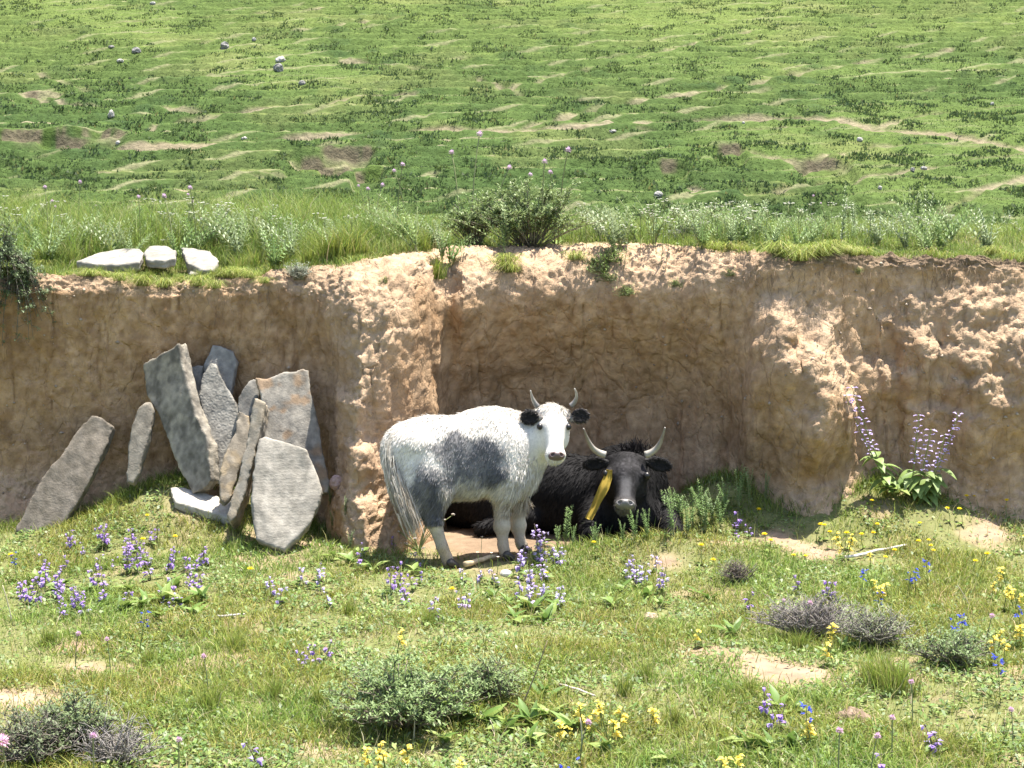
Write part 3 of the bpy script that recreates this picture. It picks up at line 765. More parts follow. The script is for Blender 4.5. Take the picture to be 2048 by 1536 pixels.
def fur_mesh(name, pts, nor, flow, length, col, width=0.0035, curl=0.25, lift=0.35, droop=0.3):
    """thin tapering strands growing from pts"""
    n = len(pts)
    tang = nrm(flow - nor * np.sum(flow * nor, 1, keepdims=True))
    d = nrm(tang * (1 - lift) + nor * lift + curl * rng.normal(size=(n, 3)) * .6)
    L = length[:, None]
    side = nrm(np.cross(d, nor + 0.5 * rng.normal(size=(n, 3))))
    w = width * (0.6 + .8 * rng.random((n, 1)))
    p0 = pts - nor * 0.004
    p1 = p0 + d * L * .5
    d2 = nrm(d + tang * .35 + np.array([0, 0, -droop]) + .2 * rng.normal(size=(n, 3)))
    p2 = p1 + d2 * L * .5
    v = np.stack([p0 - side * w, p0 + side * w, p1 - side * w * .7, p1 + side * w * .7, p2], 1).reshape(-1, 3)
    b = np.arange(n)[:, None] * 5
    q = b + np.array([[0, 1, 3, 2]]); t = b + np.array([[2, 3, 4]])
    return mesh_np(name, v, [q, t], np.repeat(col, 5, 0), M_FUR)

class Head:
    """frame of a yak head: o poll, a poll->muzzle, s to its left seen from the front (viewer right), n out of the face"""
    def __init__(self, poll, muzzle, yaw, scale, wide=1.0):
        self.wide = wide; self.muz = 1.0 if wide == 1 else .88
        self.o = np.asarray(poll, float)
        self.a = nrm(np.asarray(muzzle, float) - self.o)
        s = np.array([math.cos(yaw), math.sin(yaw), 0])
        self.s = nrm(s - self.a * (s @ self.a))
        self.n = np.cross(self.s, self.a)
        if self.n[1] > 0: self.n = -self.n
        self.k = scale
        self.len = np.linalg.norm(np.asarray(muzzle) - self.o)
        self.A = (self.s, self.a, self.n)
    def w(self, s, a, n):
        return self.o + self.k * (self.s * s + self.n * n) + self.a * a * self.len
    def sdf(self, X, Y, Z, d=None):
        k, Ln = self.k, self.len
        E = lambda c, r: sd_ell(X, Y, Z, self.w(*c), (r[0] * k, r[1] * Ln, r[2] * k), self.A)
        wd_ = self.wide
        h = E((0, .24, -.075), (.088 * wd_, .34, .085))
        h = smin(h, E((0, .04, -.055), (.078 * wd_, .16, .06)), .04)
        for sg in (-1, 1):
            h = smin(h, E((sg * .074 * wd_, .33, -.045), (.025, .09, .035)), .025)      # brow over the eye
            h = smin(h, E((sg * .055, .42, -.12), (.045, .2, .06)), .03)          # cheek
            h = smin(h, E((sg * .062 * wd_, .03, -.06), (.034, .08, .035)), .03)        # horn base
        h = smin(h, sd_caps(X, Y, Z, self.w(0, .35, -.05), self.w(0, .84, -.045), .062 * k, .047 * k), .05)
        h = smin(h, E((0, .90, -.05), (.060 * self.muz, .12, .052 * self.muz)), .035)
        h = smin(h, sd_caps(X, Y, Z, self.w(0, .35, -.15), self.w(0, .84, -.095), .055 * k, .036 * k), .05)
        return h

def yak_head_parts(root, H, base, dark_face, ear_col, horns, horn_col, eye=(.07, .35, -.012), nose_cols=((.07, .055, .052), (.20, .13, .12)), ear_px=None):
    k = H.k
    rel = lambda v: v - base
    for sg in (-1, 1):
        c = H.w(sg * eye[0] * H.wide, eye[1], eye[2])
        v, q = sdf_mesh(lambda X, Y, Z: sd_ell(X, Y, Z, (0, 0, 0), (.019 * k, .019 * k, .019 * k)), [-.024 * k] * 3, [.024 * k] * 3, .0035 * k)
        link('eye', mesh_np('eye', v + rel(c), [q], np.tile([.012, .010, .009], (len(v), 1)), M_WET), root)
    # nose pad with nostrils
    def nose(X, Y, Z):
        d = sd_ell(X, Y, Z, H.w(0, .955, -.018), (.050 * k, .075 * H.len, .038 * k), H.A)
        for sg in (-1, 1):
            d = np.maximum(d, -sd_ell(X, Y, Z, H.w(sg * .027, .965, .012), (.012 * k, .028 * H.len, .02 * k), H.A))
        return d
    c = H.w(0, .96, -.02)
    v, q = sdf_mesh(nose, c - .07 * k, c + .07 * k, .005 * k)
    t = np.clip(((v - c) @ H.a) / (.05 * k) * .5 + .5, 0, 1)
    link('nose', mesh_np('nose', v - base, [q], lerp3(nose_cols[1], nose_cols[0], t), M_WET), root)
    for sg, (c, r, up) in zip((-1, 1), ear_px):
        # cupped ear: c centre, r (along, across), up lift of its tip
        e = nrm(H.s * sg + np.array([0, 0.12, up]))
        nn = nrm(np.array([-.15 * sg, -1, .15])); nn = nrm(nn - e * (nn @ e)); ww = np.cross(nn, e)
        A = (e, ww, nn)
        def ear(X, Y, Z):
            d = sd_ell(X, Y, Z, c, (r[0], r[1], r[1] * .42), A)
            cut = sd_ell(X, Y, Z, c + nn * r[1] * .46, (r[0] * .90, r[1] * .80, r[1] * .34), A)
            tip = smin(d, sd_caps(X, Y, Z, c - e * r[0] * .7, c - e * r[0] * 1.25, r[1] * .4, r[1] * .32), .02)
            return np.maximum(tip, -cut)
        m = max(r) * 1.6
        v, q = sdf_mesh(ear, c - m, c + m, .0055)
        inner = sstep(-.2, .25, ((v - c) @ nn) / r[1])
        edge = sstep(.96, 1.06, np.sqrt((((v - c) @ e) / r[0]) ** 2 + (((v - c) @ ww) / r[1]) ** 2))
        col = lerp3(ear_col[0], ear_col[1], np.clip(edge, 0, 1) * .6)
        ear_o = link('ear', mesh_np('ear', v - base, [q], col, M_HIDE), root)
        pts, nor, _ = sample_faces(v, q, np.ones(len(q)), 900)
        rimn = sstep(.75, 1.0, np.sqrt((((pts - c) @ e) / r[0]) ** 2 + (((pts - c) @ ww) / r[1]) ** 2))
        hc_ = lerp3(ear_col[0], ear_col[1], rimn * (rng.random(900) < .35) * .7)
        link('ear_hair', fur_mesh('ear_hair', pts - base, nor, (e - np.array([0, 0, .5]))[None] + 0 * pts, .010 + .016 * rng.random(900), hc_, .0022, .3, .4, .2), ear_o, kind='stuff')
    for pts, r0 in horns:
        b = bez(pts, 18)
        t = np.linspace(0, 1, 18)
        v, f = tube_mesh(b, r0 * (1 - .78 * t ** 1.2), 12)
        tv = np.concatenate([np.repeat(t, 12), [0, 1]])
        link('horn', mesh_np('horn', v - base, f, lerp3(horn_col[0], horn_col[1], tv), M_HORN), root)
def hoof(root, base, foot, fwd, s=1.0):
    foot = np.asarray(foot)
    fwd = nrm(np.array([fwd[0], fwd[1], 0])); side = np.array([-fwd[1], fwd[0], 0])
    def f(X, Y, Z):
        d = 9
        for sg in (-1, 1):
            a = foot + side * sg * .018 * s + np.array([0, 0, .035 * s])
            b = foot + side * sg * .020 * s + fwd * .035 * s + np.array([0, 0, .014 * s])
            d = np.minimum(d, sd_caps(X, Y, Z, a, b, .026 * s, .018 * s))
        return np.maximum(d, (foot[2] - .004) - Z)
    v, q = sdf_mesh(f, foot + np.array([-.1, -.1, -.03]), foot + np.array([.1, .1, .1]), .007)
    link('hoof', mesh_np('hoof', v - base, [q], np.tile([.05, .042, .036], (len(v), 1)), M_HORN), root)

# ---- white yak
TH = math.radians(25)
FWD = np.array([math.cos(TH), math.sin(TH), 0]); LFT = np.array([-math.sin(TH), math.cos(TH), 0])
O1 = np.array([-.265, -.13, 0.0])
def B(f, l, z): return O1 + FWD * f + LFT * l + np.array([0, 0, z])
def foot_px(px, py):
    return cast(px, py, (T_G,))[0]
hd = Head(P(1106, 814, -.06), P(1114, 914, -.27), math.radians(8), .98)
fh_r, fh_l = foot_px(899, 1136), foot_px(812, 1098)
ff_r, ff_l = foot_px(1011, 1120), foot_px(1046, 1107)
Yr = fh_r[1]
legs = [
    [B(-.30, -.11, .50), P(876, 985, Yr + .02), P(868, 1042, Yr + .0), P(884, 1092, Yr - .01), fh_r + np.array([-.012, .01, .05])],
    [B(-.32, .11, .50), fh_l + np.array([.0, .0, .42]), fh_l + np.array([-.045, 0.01, .26]), fh_l + np.array([-.015, 0, .12]), fh_l + np.array([0, 0, .05])],
    [B(.17, -.12, .50), P(1006, 1000, ff_r[1] + .03), P(1004, 1052, ff_r[1] + .02), P(1006, 1090, ff_r[1] + .01), ff_r + np.array([-.006, .01, .05])],
    [B(.26, .09, .50), P(1036, 1000, ff_l[1] + .02), P(1036, 1050, ff_l[1] + .01), P(1041, 1084, ff_l[1]), ff_l + np.array([-.006, .01, .05])]]
legr = [(.10, .066, .043, .031, .035), (.10, .064, .043, .031, .035), (.085, .050, .040, .030, .035), (.085, .050, .040, .030, .035)]
AB = (FWD, LFT, np.array([0, 0, 1.0]))
def white_sdf(X, Y, Z):
    E = lambda c, r: sd_ell(X, Y, Z, B(*c), r, AB)
    d = E((.06, 0, .605), (.36, .170, .235))
    d = smin(d, E((-.27, 0, .60), (.235, .165, .20)), .10)
    d = smin(d, E((.16, 0, .72), (.26, .115, .165)), .08)
    d = smin(d, E((-.02, 0, .505), (.34, .145, .125)), .08)
    d = smin(d, E((-.23, 0, .695), (.24, .135, .155)), .08)
    d = smin(d, E((-.40, 0, .665), (.10, .12, .12)), .08)
    for sg in (-1, 1):
        d = smin(d, E((-.30, sg * .105, .50), (.155, .095, .20)), .06)
        d = smin(d, E((.21, sg * .115, .56), (.13, .085, .21)), .06)
        d = smin(d, E((-.36, sg * .11, .72), (.07, .05, .05)), .06)
    d = smin(d, E((.33, 0, .54), (.14, .12, .185)), .08)
    nb_ = hd.w(0, .18, -.16)
    d = smin(d, sd_caps(X, Y, Z, B(.32, 0, .67), nb_, .145, .10), .07)
    d = smin(d, sd_caps(X, Y, Z, B(.35, -.02, .54), hd.w(0, .35, -.2), .10, .065), .08)
    for pts, rr in zip(legs, legr):
        L_ = 9.0
        for i in range(4):
            L_ = smin(L_, sd_caps(X, Y, Z, pts[i], pts[i + 1], rr[i], rr[i + 1]), .02)
        L_ = smin(L_, sd_ell(X, Y, Z, pts[2], (.049, .049, .05)), .02)
        d = smin(d, L_, .05)
    return smin(d, hd.sdf(X, Y, Z), .05)
wbase = np.array([O1[0], O1[1], float(min(fh_r[2], ff_r[2], fh_l[2], ff_l[2]))])
w_root = bpy.data.objects.new('white_yak', None); COL.objects.link(w_root); w_root.location = wbase
w_root['label'] = 'young white yak with a slate grey flank patch, standing with its head turned'; w_root['category'] = 'yak'
wv, wq = sdf_mesh(white_sdf, [-.95, -.72, -.03], [.5, .45, 1.02], .0125)
def white_col(v):
    r = v - O1; f, l, z = r @ FWD, r @ LFT, r[:, 2]
    wob = .17 * (fbm(f * 8, l * 8, z * 8, 4, 101, .6) - .5); wob2 = .17 * (fbm(f * 8 + 9, l * 8, z * 8, 4, 102, .6) - .5)
    f, z = f + wob, z + wob2
    wht = lerp3((.70, .665, .605), (.52, .45, .35), sstep(.52, .30, z) * sstep(-.42, -.2, f))
    wht = wht * (1 - .28 * sstep(.48, .70, fbm(f * 5, l * 5, z * 5, 3, 105)) * sstep(.85, .6, z))[:, None]
    hdd = np.linalg.norm(v - hd.w(0, .4, -.08), axis=1)
    cosr, sinr = math.cos(-.45), math.sin(-.45)
    def ell(cf, cz, rf, rz_, rot=0.0):
        c_, s_ = math.cos(rot), math.sin(rot)
        a = (f - cf) * c_ + (z - cz) * s_; b = -(f - cf) * s_ + (z - cz) * c_
        return 1 - sstep(.62, 1.18, np.sqrt((a / rf) ** 2 + (b / rz_) ** 2))
    side = 1 - sstep(.0, .1, l)
    p1 = np.maximum(ell(-.06, .645, .24, .125, -.28), ell(-.16, .70, .13, .10, 0))
    p1 = np.maximum(p1, ell(.02, .54, .19, .085, -.1))
    p2 = np.maximum(ell(-.30, .46, .085, .15, .25), ell(-.26, .34, .07, .14, 0))
    p1 = np.maximum(p1, ell(-.2, .53, .12, .06, -.2) * .8)
    p2 = np.maximum(p2, ell(-.30, .30, .06, .10, 0))
    legm = (z > .235) & (f < -.15)
    p2 = np.where(f < -.1, p2, 0) * sstep(.215, .25, z)
    dk = lerp3((.060, .062, .070), (.19, .19, .20), fbm(f * 16, l * 16, z * 9, 3, 103))
    m = np.clip(np.maximum(p1, p2) * side, 0, 1) * (.75 + .4 * (fbm(f * 20, l * 20, z * 12, 2, 104)))
    col = lerp3(wht, dk, np.clip(m, 0, 1))
    ng = .35 * gau(r @ FWD, .30, .05) * sstep(-.02, -.1, l) * gau(r[:, 2], .66, .14)
    col = lerp3(col, np.array([.25, .25, .26]), np.clip(ng, 0, 1))
    # greyish round the eyes
    for sg in (-1, 1):
        ge = np.exp(-(np.linalg.norm(v - hd.w(sg * .078, .37, -.02), axis=1) / .028) ** 2)
        col = lerp3(col, np.array([.16, .145, .14]), np.clip(ge * .85, 0, 1))
    low = sstep(.20, .06, r[:, 2])
    return lerp3(col, np.array([.38, .30, .22]), low * .7 * (.5 + fbm(f * 12, l * 12, z * 12, 3, 106)))
link('body', mesh_np('body', wv - wbase, [wq], white_col(wv), M_HIDE), w_root)
# coat
def coat(root, base, v, q, colfn, n, flowfn, lenfn, name='coat', width=.0035, lift=.35, curl=.25, droop=.3, wfn=None):
    w = np.ones(len(q)) if wfn is None else wfn(v[q].mean(1))
    pts, nor, _ = sample_faces(v, q, w, n)
    o = link(name, fur_mesh(name, pts - base, nor, flowfn(pts), lenfn(pts, nor) * (.6 + .8 * rng.random(n)), colfn(pts) * (.68 + .6 * rng.random((n, 1))), width, curl, lift, droop), root, kind='stuff')
    return o
def w_flow(p):
    r = p - O1; f, z = r @ FWD, r[:, 2]
    fl = -FWD * .55 + np.array([0, 0, -.8]) + 0 * p
    h_ = np.exp(-(np.linalg.norm(p - hd.w(0, .45, -.06), axis=1) / .17) ** 4)[:, None]
    return fl * (1 - h_) + hd.a * h_
def w_len(p, n_):
    r = p - O1; f, z = r @ FWD, r[:, 2]
    L = .026 + .016 * sstep(.55, .38, z) * sstep(.24, .32, z) + .014 * sstep(.7, .85, z) + .034 * gau(f, .36, .12) * sstep(.65, .45, z)
    L = np.where(z < .26, .014, L)
    h_ = np.exp(-(np.linalg.norm(p - hd.w(0, .5, -.06), axis=1) / .16) ** 4)
    for sg in (-1, 1):
        L = L * (1 - .85 * np.exp(-(np.linalg.norm(p - hd.w(sg * .085, .36, -.018), axis=1) / .03) ** 2))
    L = L * (1 - .9 * sstep(.85, .95, (p - hd.o) @ hd.a / hd.len) * (h_ > .3))
    return L * (1 - .72 * h_)
coat(w_root, wbase, wv, wq, white_col, 90000, w_flow, w_len, width=.0026, lift=.22, curl=.18)
yak_head_parts(w_root, hd, wbase, False, ((.018, .016, .016), (.42, .38, .34)),
               [([P(1076, 814, -.05), P(1066, 802, -.05), P(1064, 796, -.06), P(1061, 781, -.08)], .0165), ([P(1141, 812, -.03), P(1152, 804, -.03), P(1157, 792, -.05), P(1149, 777, -.08)], .0165)],
               ((.16, .15, .14), (.36, .33, .29)), eye=(.085, .37, -.018),
               ear_px=[(P(1060, 834, -.10), (.053, .045), .05), (P(1160, 832, -.06), (.053, .045), .30)])
for ft, fw in ((fh_r, FWD), (fh_l, FWD), (ff_r, FWD), (ff_l, FWD)):
    hoof(w_root, wbase, ft, fw)
# tail: long hair falling from the rump
tb = bez([P(786, 872, -.36), P(768, 930, -.42), P(806, 985, -.47), P(832, 1075, -.49)], 30)
n = 2800
ti = rng.integers(0, 24, n)
pp = tb[ti] + rng.normal(size=(n, 3)) * (.010 + .013 * (ti / 24))[:, None]
tdir = nrm(np.gradient(tb, axis=0))[ti]
tcol = lerp3((.60, .57, .51), (.38, .325, .255), np.clip(ti / 26 + .25 * rng.normal(size=n), 0, 1)) * (.8 + .4 * rng.random((n, 1)))
tn = rng.normal(size=(n, 3)); tn = nrm(tn - tdir * np.sum(tn * tdir, 1, keepdims=True))
tail = fur_mesh('tail', pp - wbase, tn, tdir, .09 + .07 * rng.random(n), tcol, .0028, .05, .03, .10)
link('tail', tail, w_root)

# ---- black yak, lying in the hollow
hb = Head(P(1254, 908, .30), P(1250, 1010, .04), math.radians(-2), 1.20, 1.22)
AX = nrm(np.array([.90, -.42, 0])); AXL = np.array([-AX[1], AX[0], 0])
ABk = (AX, AXL, np.array([0, 0, 1.0]))
bg = float(G(.4, .6))
def black_sdf(X, Y, Z):
    E = lambda c, r, A=ABk: sd_ell(X, Y, Z, c, r, A)
    d = E((.22, .84, bg + .24), (.62, .27, .27))
    d = smin(d, E((-.22, 1.0, bg + .22), (.34, .27, .25)), .1)
    d = smin(d, E((.74, .62, bg + .29), (.24, .25, .27)), .1)
    d = smin(d, E((.70, .68, bg + .45), (.20, .14, .11)), .08)
    d = smin(d, sd_caps(X, Y, Z, (.74, .55, bg + .34), hb.w(0, .25, -.17), .19, .125), .08)
    d = smin(d, E((.72, .42, bg + .16), (.20, .16, .17)), .08)
    for px_ in (.47, .98):                                                # folded forelegs
        d = smin(d, sd_caps(X, Y, Z, (px_ * .8 + .15, .5, bg + .18), (px_, .22, bg + .09), .10, .06), .05)
        d = smin(d, sd_caps(X, Y, Z, (px_, .22, bg + .09), (px_ * .8 + .12, .42, bg + .045), .055, .035), .03)
    d = smin(d, E((-.1, .70, bg + .17), (.22, .12, .17)), .06)           # folded thigh
    d = smin(d, sd_caps(X, Y, Z, (.12, .60, bg + .12), (-.2, .56, bg + .06), .07, .04), .04)
    return smin(d, hb.sdf(X, Y, Z), .05)
bbase = np.array([.45, .7, bg])
b_root = bpy.data.objects.new('black_yak', None); COL.objects.link(b_root); b_root.location = bbase
b_root['label'] = 'black yak with wide pale horns lying in the hollow under the bank'; b_root['category'] = 'yak'
kv, kq = sdf_mesh(black_sdf, [-.66, -.12, bg - .05], [1.12, 1.35, bg + .72], .015)
def black_col(v):
    n_ = fbm(v[:, 0] * 9, v[:, 1] * 9, v[:, 2] * 9, 3, 111)[:, None]
    c = np.array([.008, .0075, .008]) * (.5 + 1.0 * n_)
    c = c * (1 + 6 * np.exp(-(np.linalg.norm(v - hb.w(0, .35, 0), axis=1) / .13) ** 2) * (rng.random(len(v)) ** 2))[:, None]  # forehead sheen painted in as randomly paler hairs
    a = (v - hb.o) @ hb.a / hb.len; s = np.abs((v - hb.o) @ hb.s) / hb.k; nn = (v - hb.o) @ hb.n / hb.k
    muz = sstep(.80, .92, a) * (np.linalg.norm(v - hb.w(0, .9, -.06), axis=1) < .13)
    c = lerp3(c, np.array([.13, .12, .112]), np.clip(muz, 0, 1) * .8)
    bl = sstep(.42, .55, a) * (1 - sstep(.8, .9, a)) * sstep(.035, .015, s) * sstep(-.06, -.02, nn)
    return lerp3(c, np.array([.07, .068, .07]), np.clip(bl, 0, 1))
link('body', mesh_np('body', kv - bbase, [kq], black_col(kv), M_HIDE), b_root)
def b_flow(p):
    fl = -AX * .4 + np.array([0, 0, -.9]) + 0 * p
    h_ = np.exp(-(np.linalg.norm(p - hb.w(0, .45, -.06), axis=1) / .2) ** 4)[:, None]
    return fl * (1 - h_) + hb.a * h_
def b_len(p, n_):
    h_ = np.exp(-(np.linalg.norm(p - hb.w(0, .4, -.06), axis=1) / .23) ** 4)
    return .036 * (1 - .62 * h_)
coat(b_root, bbase, kv, kq, black_col, 45000, b_flow, b_len, width=.003, lift=.22, curl=.18)
# crest of hair on the hump behind the head
n = 260
cp = P(1268, 900, .55) + rng.normal(size=(n, 3)) * np.array([.04, .04, .015])
link('crest', fur_mesh('crest', cp - bbase, np.tile([0, 0, 1.0], (n, 1)), rng.normal(size=(n, 3)) * .6 + np.array([.1, -.1, .9]), .05 + .05 * rng.random(n), np.tile([.011, .010, .011], (n, 1)), .003, .35, .6, .1), b_root, kind='stuff')
yak_head_parts(b_root, hb, bbase, True, ((.013, .012, .012), (.05, .048, .048)),
               [([P(1211, 910, .27), P(1182, 903, .27), P(1178, 886, .24), P(1167, 857, .17)], .0225), ([P(1290, 910, .26), P(1318, 902, .26), P(1322, 884, .24), P(1330, 855, .17)], .0225)],
               ((.36, .33, .28), (.22, .20, .17)), eye=(.085, .37, -.018), nose_cols=((.12, .11, .105), (.27, .25, .235)),
               ear_px=[(P(1190, 927, .33), (.075, .042), -.15), (P(1318, 928, .32), (.08, .045), -.2)])
for px_ in (.47, .98):
    hoof(b_root, bbase, (px_ * .8 + .12, .45, bg + .005), (0, 1, 0))
# yellow strap hanging beside its face
sp = np.array([(1219, 940), (1216, 955), (1208, 975), (1197, 998), (1188, 1018), (1177, 1038)])
wd = np.array([6, 9, 11, 9, 8, 8]) * 1.0
Ys = np.array([.20, .19, .175, .165, .155, .15])
cl, cr = [], []
for i, (a, b) in enumerate(sp):
    d_ = nrm(np.array([sp[min(i + 1, 5)][0] - sp[max(i - 1, 0)][0], sp[min(i + 1, 5)][1] - sp[max(i - 1, 0)][1]]))
    cl.append(P(a - d_[1] * wd[i], b + d_[0] * wd[i] * .6, Ys[i] + .012)); cr.append(P(a + d_[1] * wd[i], b - d_[0] * wd[i] * .6, Ys[i] - .008))
tt_ = np.linspace(0, 1, 40)
def it(arr): 
    arr = np.array(arr); return np.stack([np.interp(tt_, np.linspace(0, 1, len(arr)), arr[:, k]) for k in range(3)], -1)
cl, cr = it(cl), it(cr)
S = np.linspace(0, 1, 9)
front = cl[:, None] * (1 - S[None, :, None]) + cr[:, None] * S[None, :, None]
front[..., 1] += .008 * np.sin(S * 9)[None, :] + .006 * np.sin(tt_ * 11)[:, None]
back = front + np.array([0, .004, 0])
i = np.arange(40 * 9).reshape(40, 9)
fq = np.stack([i[:-1, :-1], i[1:, :-1], i[1:, 1:], i[:-1, 1:]], -1).reshape(-1, 4)
ring = np.concatenate([i[:, 0], i[-1, 1:], i[-2::-1, -1], i[0, -2:0:-1]])
rq = np.stack([ring, np.roll(ring, -1), np.roll(ring, -1) + 360, ring + 360], -1)
sv = np.concatenate([front.reshape(-1, 3), back.reshape(-1, 3)])
sbase = sv.mean(0)
scol = lerp3((.42, .30, .05), (.25, .17, .03), fbm(sv[:, 0] * 30, sv[:, 1] * 20, sv[:, 2] * 12, 3, 120))
link('yellow_strap', mesh_np('yellow_strap', sv - sbase, [fq, fq[:, ::-1] + 360, rq], scol, M_CLOTH), loc=sbase, label='yellow cloth strap hanging from the black yak\'s cheek', cat='strap')

# ------------------------------------------------------------------ grass
def blades(pts, h, w, lean, col, tipcol=None, az=None, curve_=0.5):
    n = len(pts)
    az = rng.random(n) * 2 * np.pi if az is None else az
    dr = np.stack([np.cos(az), np.sin(az), 0 * az], -1)
    fa = rng.random(n) * 2 * np.pi
    sd = np.stack([np.cos(fa), np.sin(fa), 0 * fa], -1) * (w * .5)[:, None]
    upv = np.array([0, 0, 1.0])
    p1 = pts + upv * (h * .55)[:, None] + dr * (h * lean * .35)[:, None]
    hz = h * (1 - curve_ * np.minimum(lean, 1.5) * .45)
    p2 = pts + upv * hz[:, None] + dr * (h * lean)[:, None]
    v = np.stack([pts - sd, pts + sd, p1 - sd * .75, p1 + sd * .75, p2], 1).reshape(-1, 3)
    b = np.arange(n)[:, None] * 5
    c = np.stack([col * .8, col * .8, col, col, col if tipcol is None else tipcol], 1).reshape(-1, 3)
    return v, b + np.array([[0, 1, 3, 2]]), b + np.array([[2, 3, 4]]), c
GREENS = np.array([(.180, .235, .040), (.245, .295, .058), (.305, .330, .085), (.120, .180, .036), (.340, .330, .135), (.42, .36, .20)])
def grass_col(n, p, jitter=.18):
    i = rng.choice(len(GREENS), n, p=p)
    return GREENS[i] * (1 + jitter * rng.normal(size=(n, 1))) * (1 + .06 * rng.normal(size=(n, 3)))
def grass_obj(name, parts, label, mat=None):
    off = 0; V, Q, T, C = [], [], [], []
    for v, q, t, c in parts:
        V.append(v); Q.append(q + off); T.append(t + off); C.append(c); off += len(v)
    return link(name, mesh_np(name, np.concatenate(V), [np.concatenate(Q), np.concatenate(T)], np.clip(np.concatenate(C), .005, .9), mat or M_GRASS, smooth=False), kind='stuff', label=label, cat='grass')
def field(n, ylo=-4.3, yhi=1.25):
    """random places on the meadow, denser nearer the path the camera stands on"""
    y = ylo + (yhi - ylo) * rng.random(n) ** 1.15
    x = (rng.random(n) * 2 - 1) * (0.45 * (y + 9.5) + .2)
    ok = (rng.random(n) > bare(x, y) * .97) & (y < _plan(x) + .12) & ~((x > -.55) & (x < 1.05) & (y > .12) & (y < 1.4))
    ok &= ~((np.hypot(x + .3, (y + .15) * 1.2) < .45) & (rng.random(n) < .75))
    return x[ok], y[ok]
parts = []
x, y = field(290000)
clump = fbm(x * 2.2, y * 2.2, .4, 3, 201)
keep = rng.random(len(x)) < .35 + 1.1 * sstep(.3, .65, clump)
x, y, clump = x[keep], y[keep], clump[keep]
n = len(x)
z = G(x, y)
hue = fbm(x * 1.1, y * 1.1, 5.4, 3, 202)
hgt = (.016 + .038 * rng.random(n) ** 1.4) * (.45 + 1.4 * sstep(.3, .7, clump))
col = grass_col(n, [.28, .30, .16, .16, .06, .04])
col = col * lerp3((1.12, .98, .95), (.88, 1.04, .95), sstep(.35, .65, hue))
parts.append(blades(np.stack([x, y, z - .004], -1), hgt, .0030 + .0028 * rng.random(n), .3 + 1.1 * rng.random(n), col))
# taller wisps
x, y = field(16000); n = len(x)
parts.append(blades(np.stack([x, y, G(x, y) - .004], -1), .06 + .10 * rng.random(n) ** 2, .0022 + .002 * rng.random(n), .2 + .7 * rng.random(n), grass_col(n, [.2, .25, .2, .1, .15, .1])))
# dry litter
x, y = field(9000); n = len(x)
parts.append(blades(np.stack([x, y, G(x, y) + .004], -1), .02 + .03 * rng.random(n), .003 + .002 * rng.random(n), 1.6 + 1.5 * rng.random(n), np.array([.42, .34, .22]) * (.7 + .5 * rng.random((n, 1)))))
# lusher grass along the shaded foot of the bank
m = 16000
x = -4.2 + 8.5 * rng.random(m); y = _plan(x) - .05 - .32 * rng.random(m) ** 1.3
ok = ~((x > -.75) & (x < 1.12)); x, y = x[ok], y[ok]; n = len(x)
parts.append(blades(np.stack([x, y, G(x, y) - .004], -1), .03 + .09 * rng.random(n), .003 + .002 * rng.random(n), .2 + .8 * rng.random(n), grass_col(n, [.35, .2, .05, .35, .03, .02])))
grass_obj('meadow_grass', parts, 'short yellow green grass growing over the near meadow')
# low leafy herbs between the grass
def leaflets(pts, L, W, col, lift=.4):
    n = len(pts)
    az = rng.random(n) * 2 * np.pi
    up_ = lift * rng.random(n) + .05
    d = np.stack([np.cos(az) * np.cos(up_), np.sin(az) * np.cos(up_), np.sin(up_)], -1)
    s = np.stack([-np.sin(az), np.cos(az), .3 * rng.normal(size=n)], -1)
    p0 = pts; p1 = pts + d * (L * .5)[:, None]; p2 = pts + d * L[:, None] - np.array([0, 0, 1]) * (L * .15)[:, None]
    s = nrm(s) * (W * .5)[:, None]
    v = np.stack([p0, p1 - s, p1 + s, p2], 1).reshape(-1, 3)
    b = np.arange(n)[:, None] * 4
    return v, b + np.array([[0, 1, 3, 2]]), np.zeros((0, 3), int), np.repeat(col, 4, 0)
x, y = field(135000)
cl = fbm(x * 3.1, y * 3.1, 8.4, 3, 205); k = rng.random(len(x)) < .15 + 1.2 * sstep(.45, .66, cl); x, y = x[k], y[k]; n = len(x)
pal = np.array([(.13, .22, .05), (.18, .27, .06), (.24, .31, .085), (.21, .27, .13), (.10, .17, .042)])
lv = leaflets(np.stack([x, y, G(x, y) + .003 + .02 * rng.random(n)], -1), .016 + .026 * rng.random(n) ** 1.5, .008 + .012 * rng.random(n), pal[rng.integers(0, 5, n)] * (.8 + .4 * rng.random((n, 1))), .9)
lv = (lv[0], lv[1], np.zeros((0, 3), int), lv[3])
link('ground_cover', mesh_np('ground_cover', lv[0], [lv[1]], lv[3], M_LEAF, smooth=False), kind='stuff', label='low small leaved herbs carpeting the near meadow', cat='ground cover')

# ------------------------------------------------------------------ ledge turf
fc = bv[bq].mean(1)
ttq = tt[bq].mean(1)
fnz = bn[bq].mean(1)[:, 2]
inv = (np.abs(fc[:, 0]) < 5.0) & (fc[:, 1] < 5.5)
cenq = sstep(X_at(660), X_at(760), fc[:, 0]) * (1 - sstep(X_at(1380), X_at(1480), fc[:, 0]))
edge_n = fbm(fc[:, 0] * 2.2, fc[:, 1] * 2.2, .3, 3, 210)
wt = sstep(.1, .55, ttq - 1 + .5 * (edge_n - .5)) * cenq + (1 - cenq) * sstep(.72, .98, ttq + .35 * (edge_n - .5))
wt = wt * inv * (fnz > .25) * (1 + 1.4 * gau(ttq, 1.15, .4)) / (1 + .25 * np.maximum(ttq - 1, 0) ** 1.5)
pts, nor, f_ = sample_faces(bv, bq, wt, 120000)
n = len(pts); tp = ttq[f_]
lefty = 1 - sstep(X_at(650), X_at(900), pts[:, 0])
tall = fbm(pts[:, 0] * 1.6, pts[:, 1] * 1.6, 2.2, 3, 211)
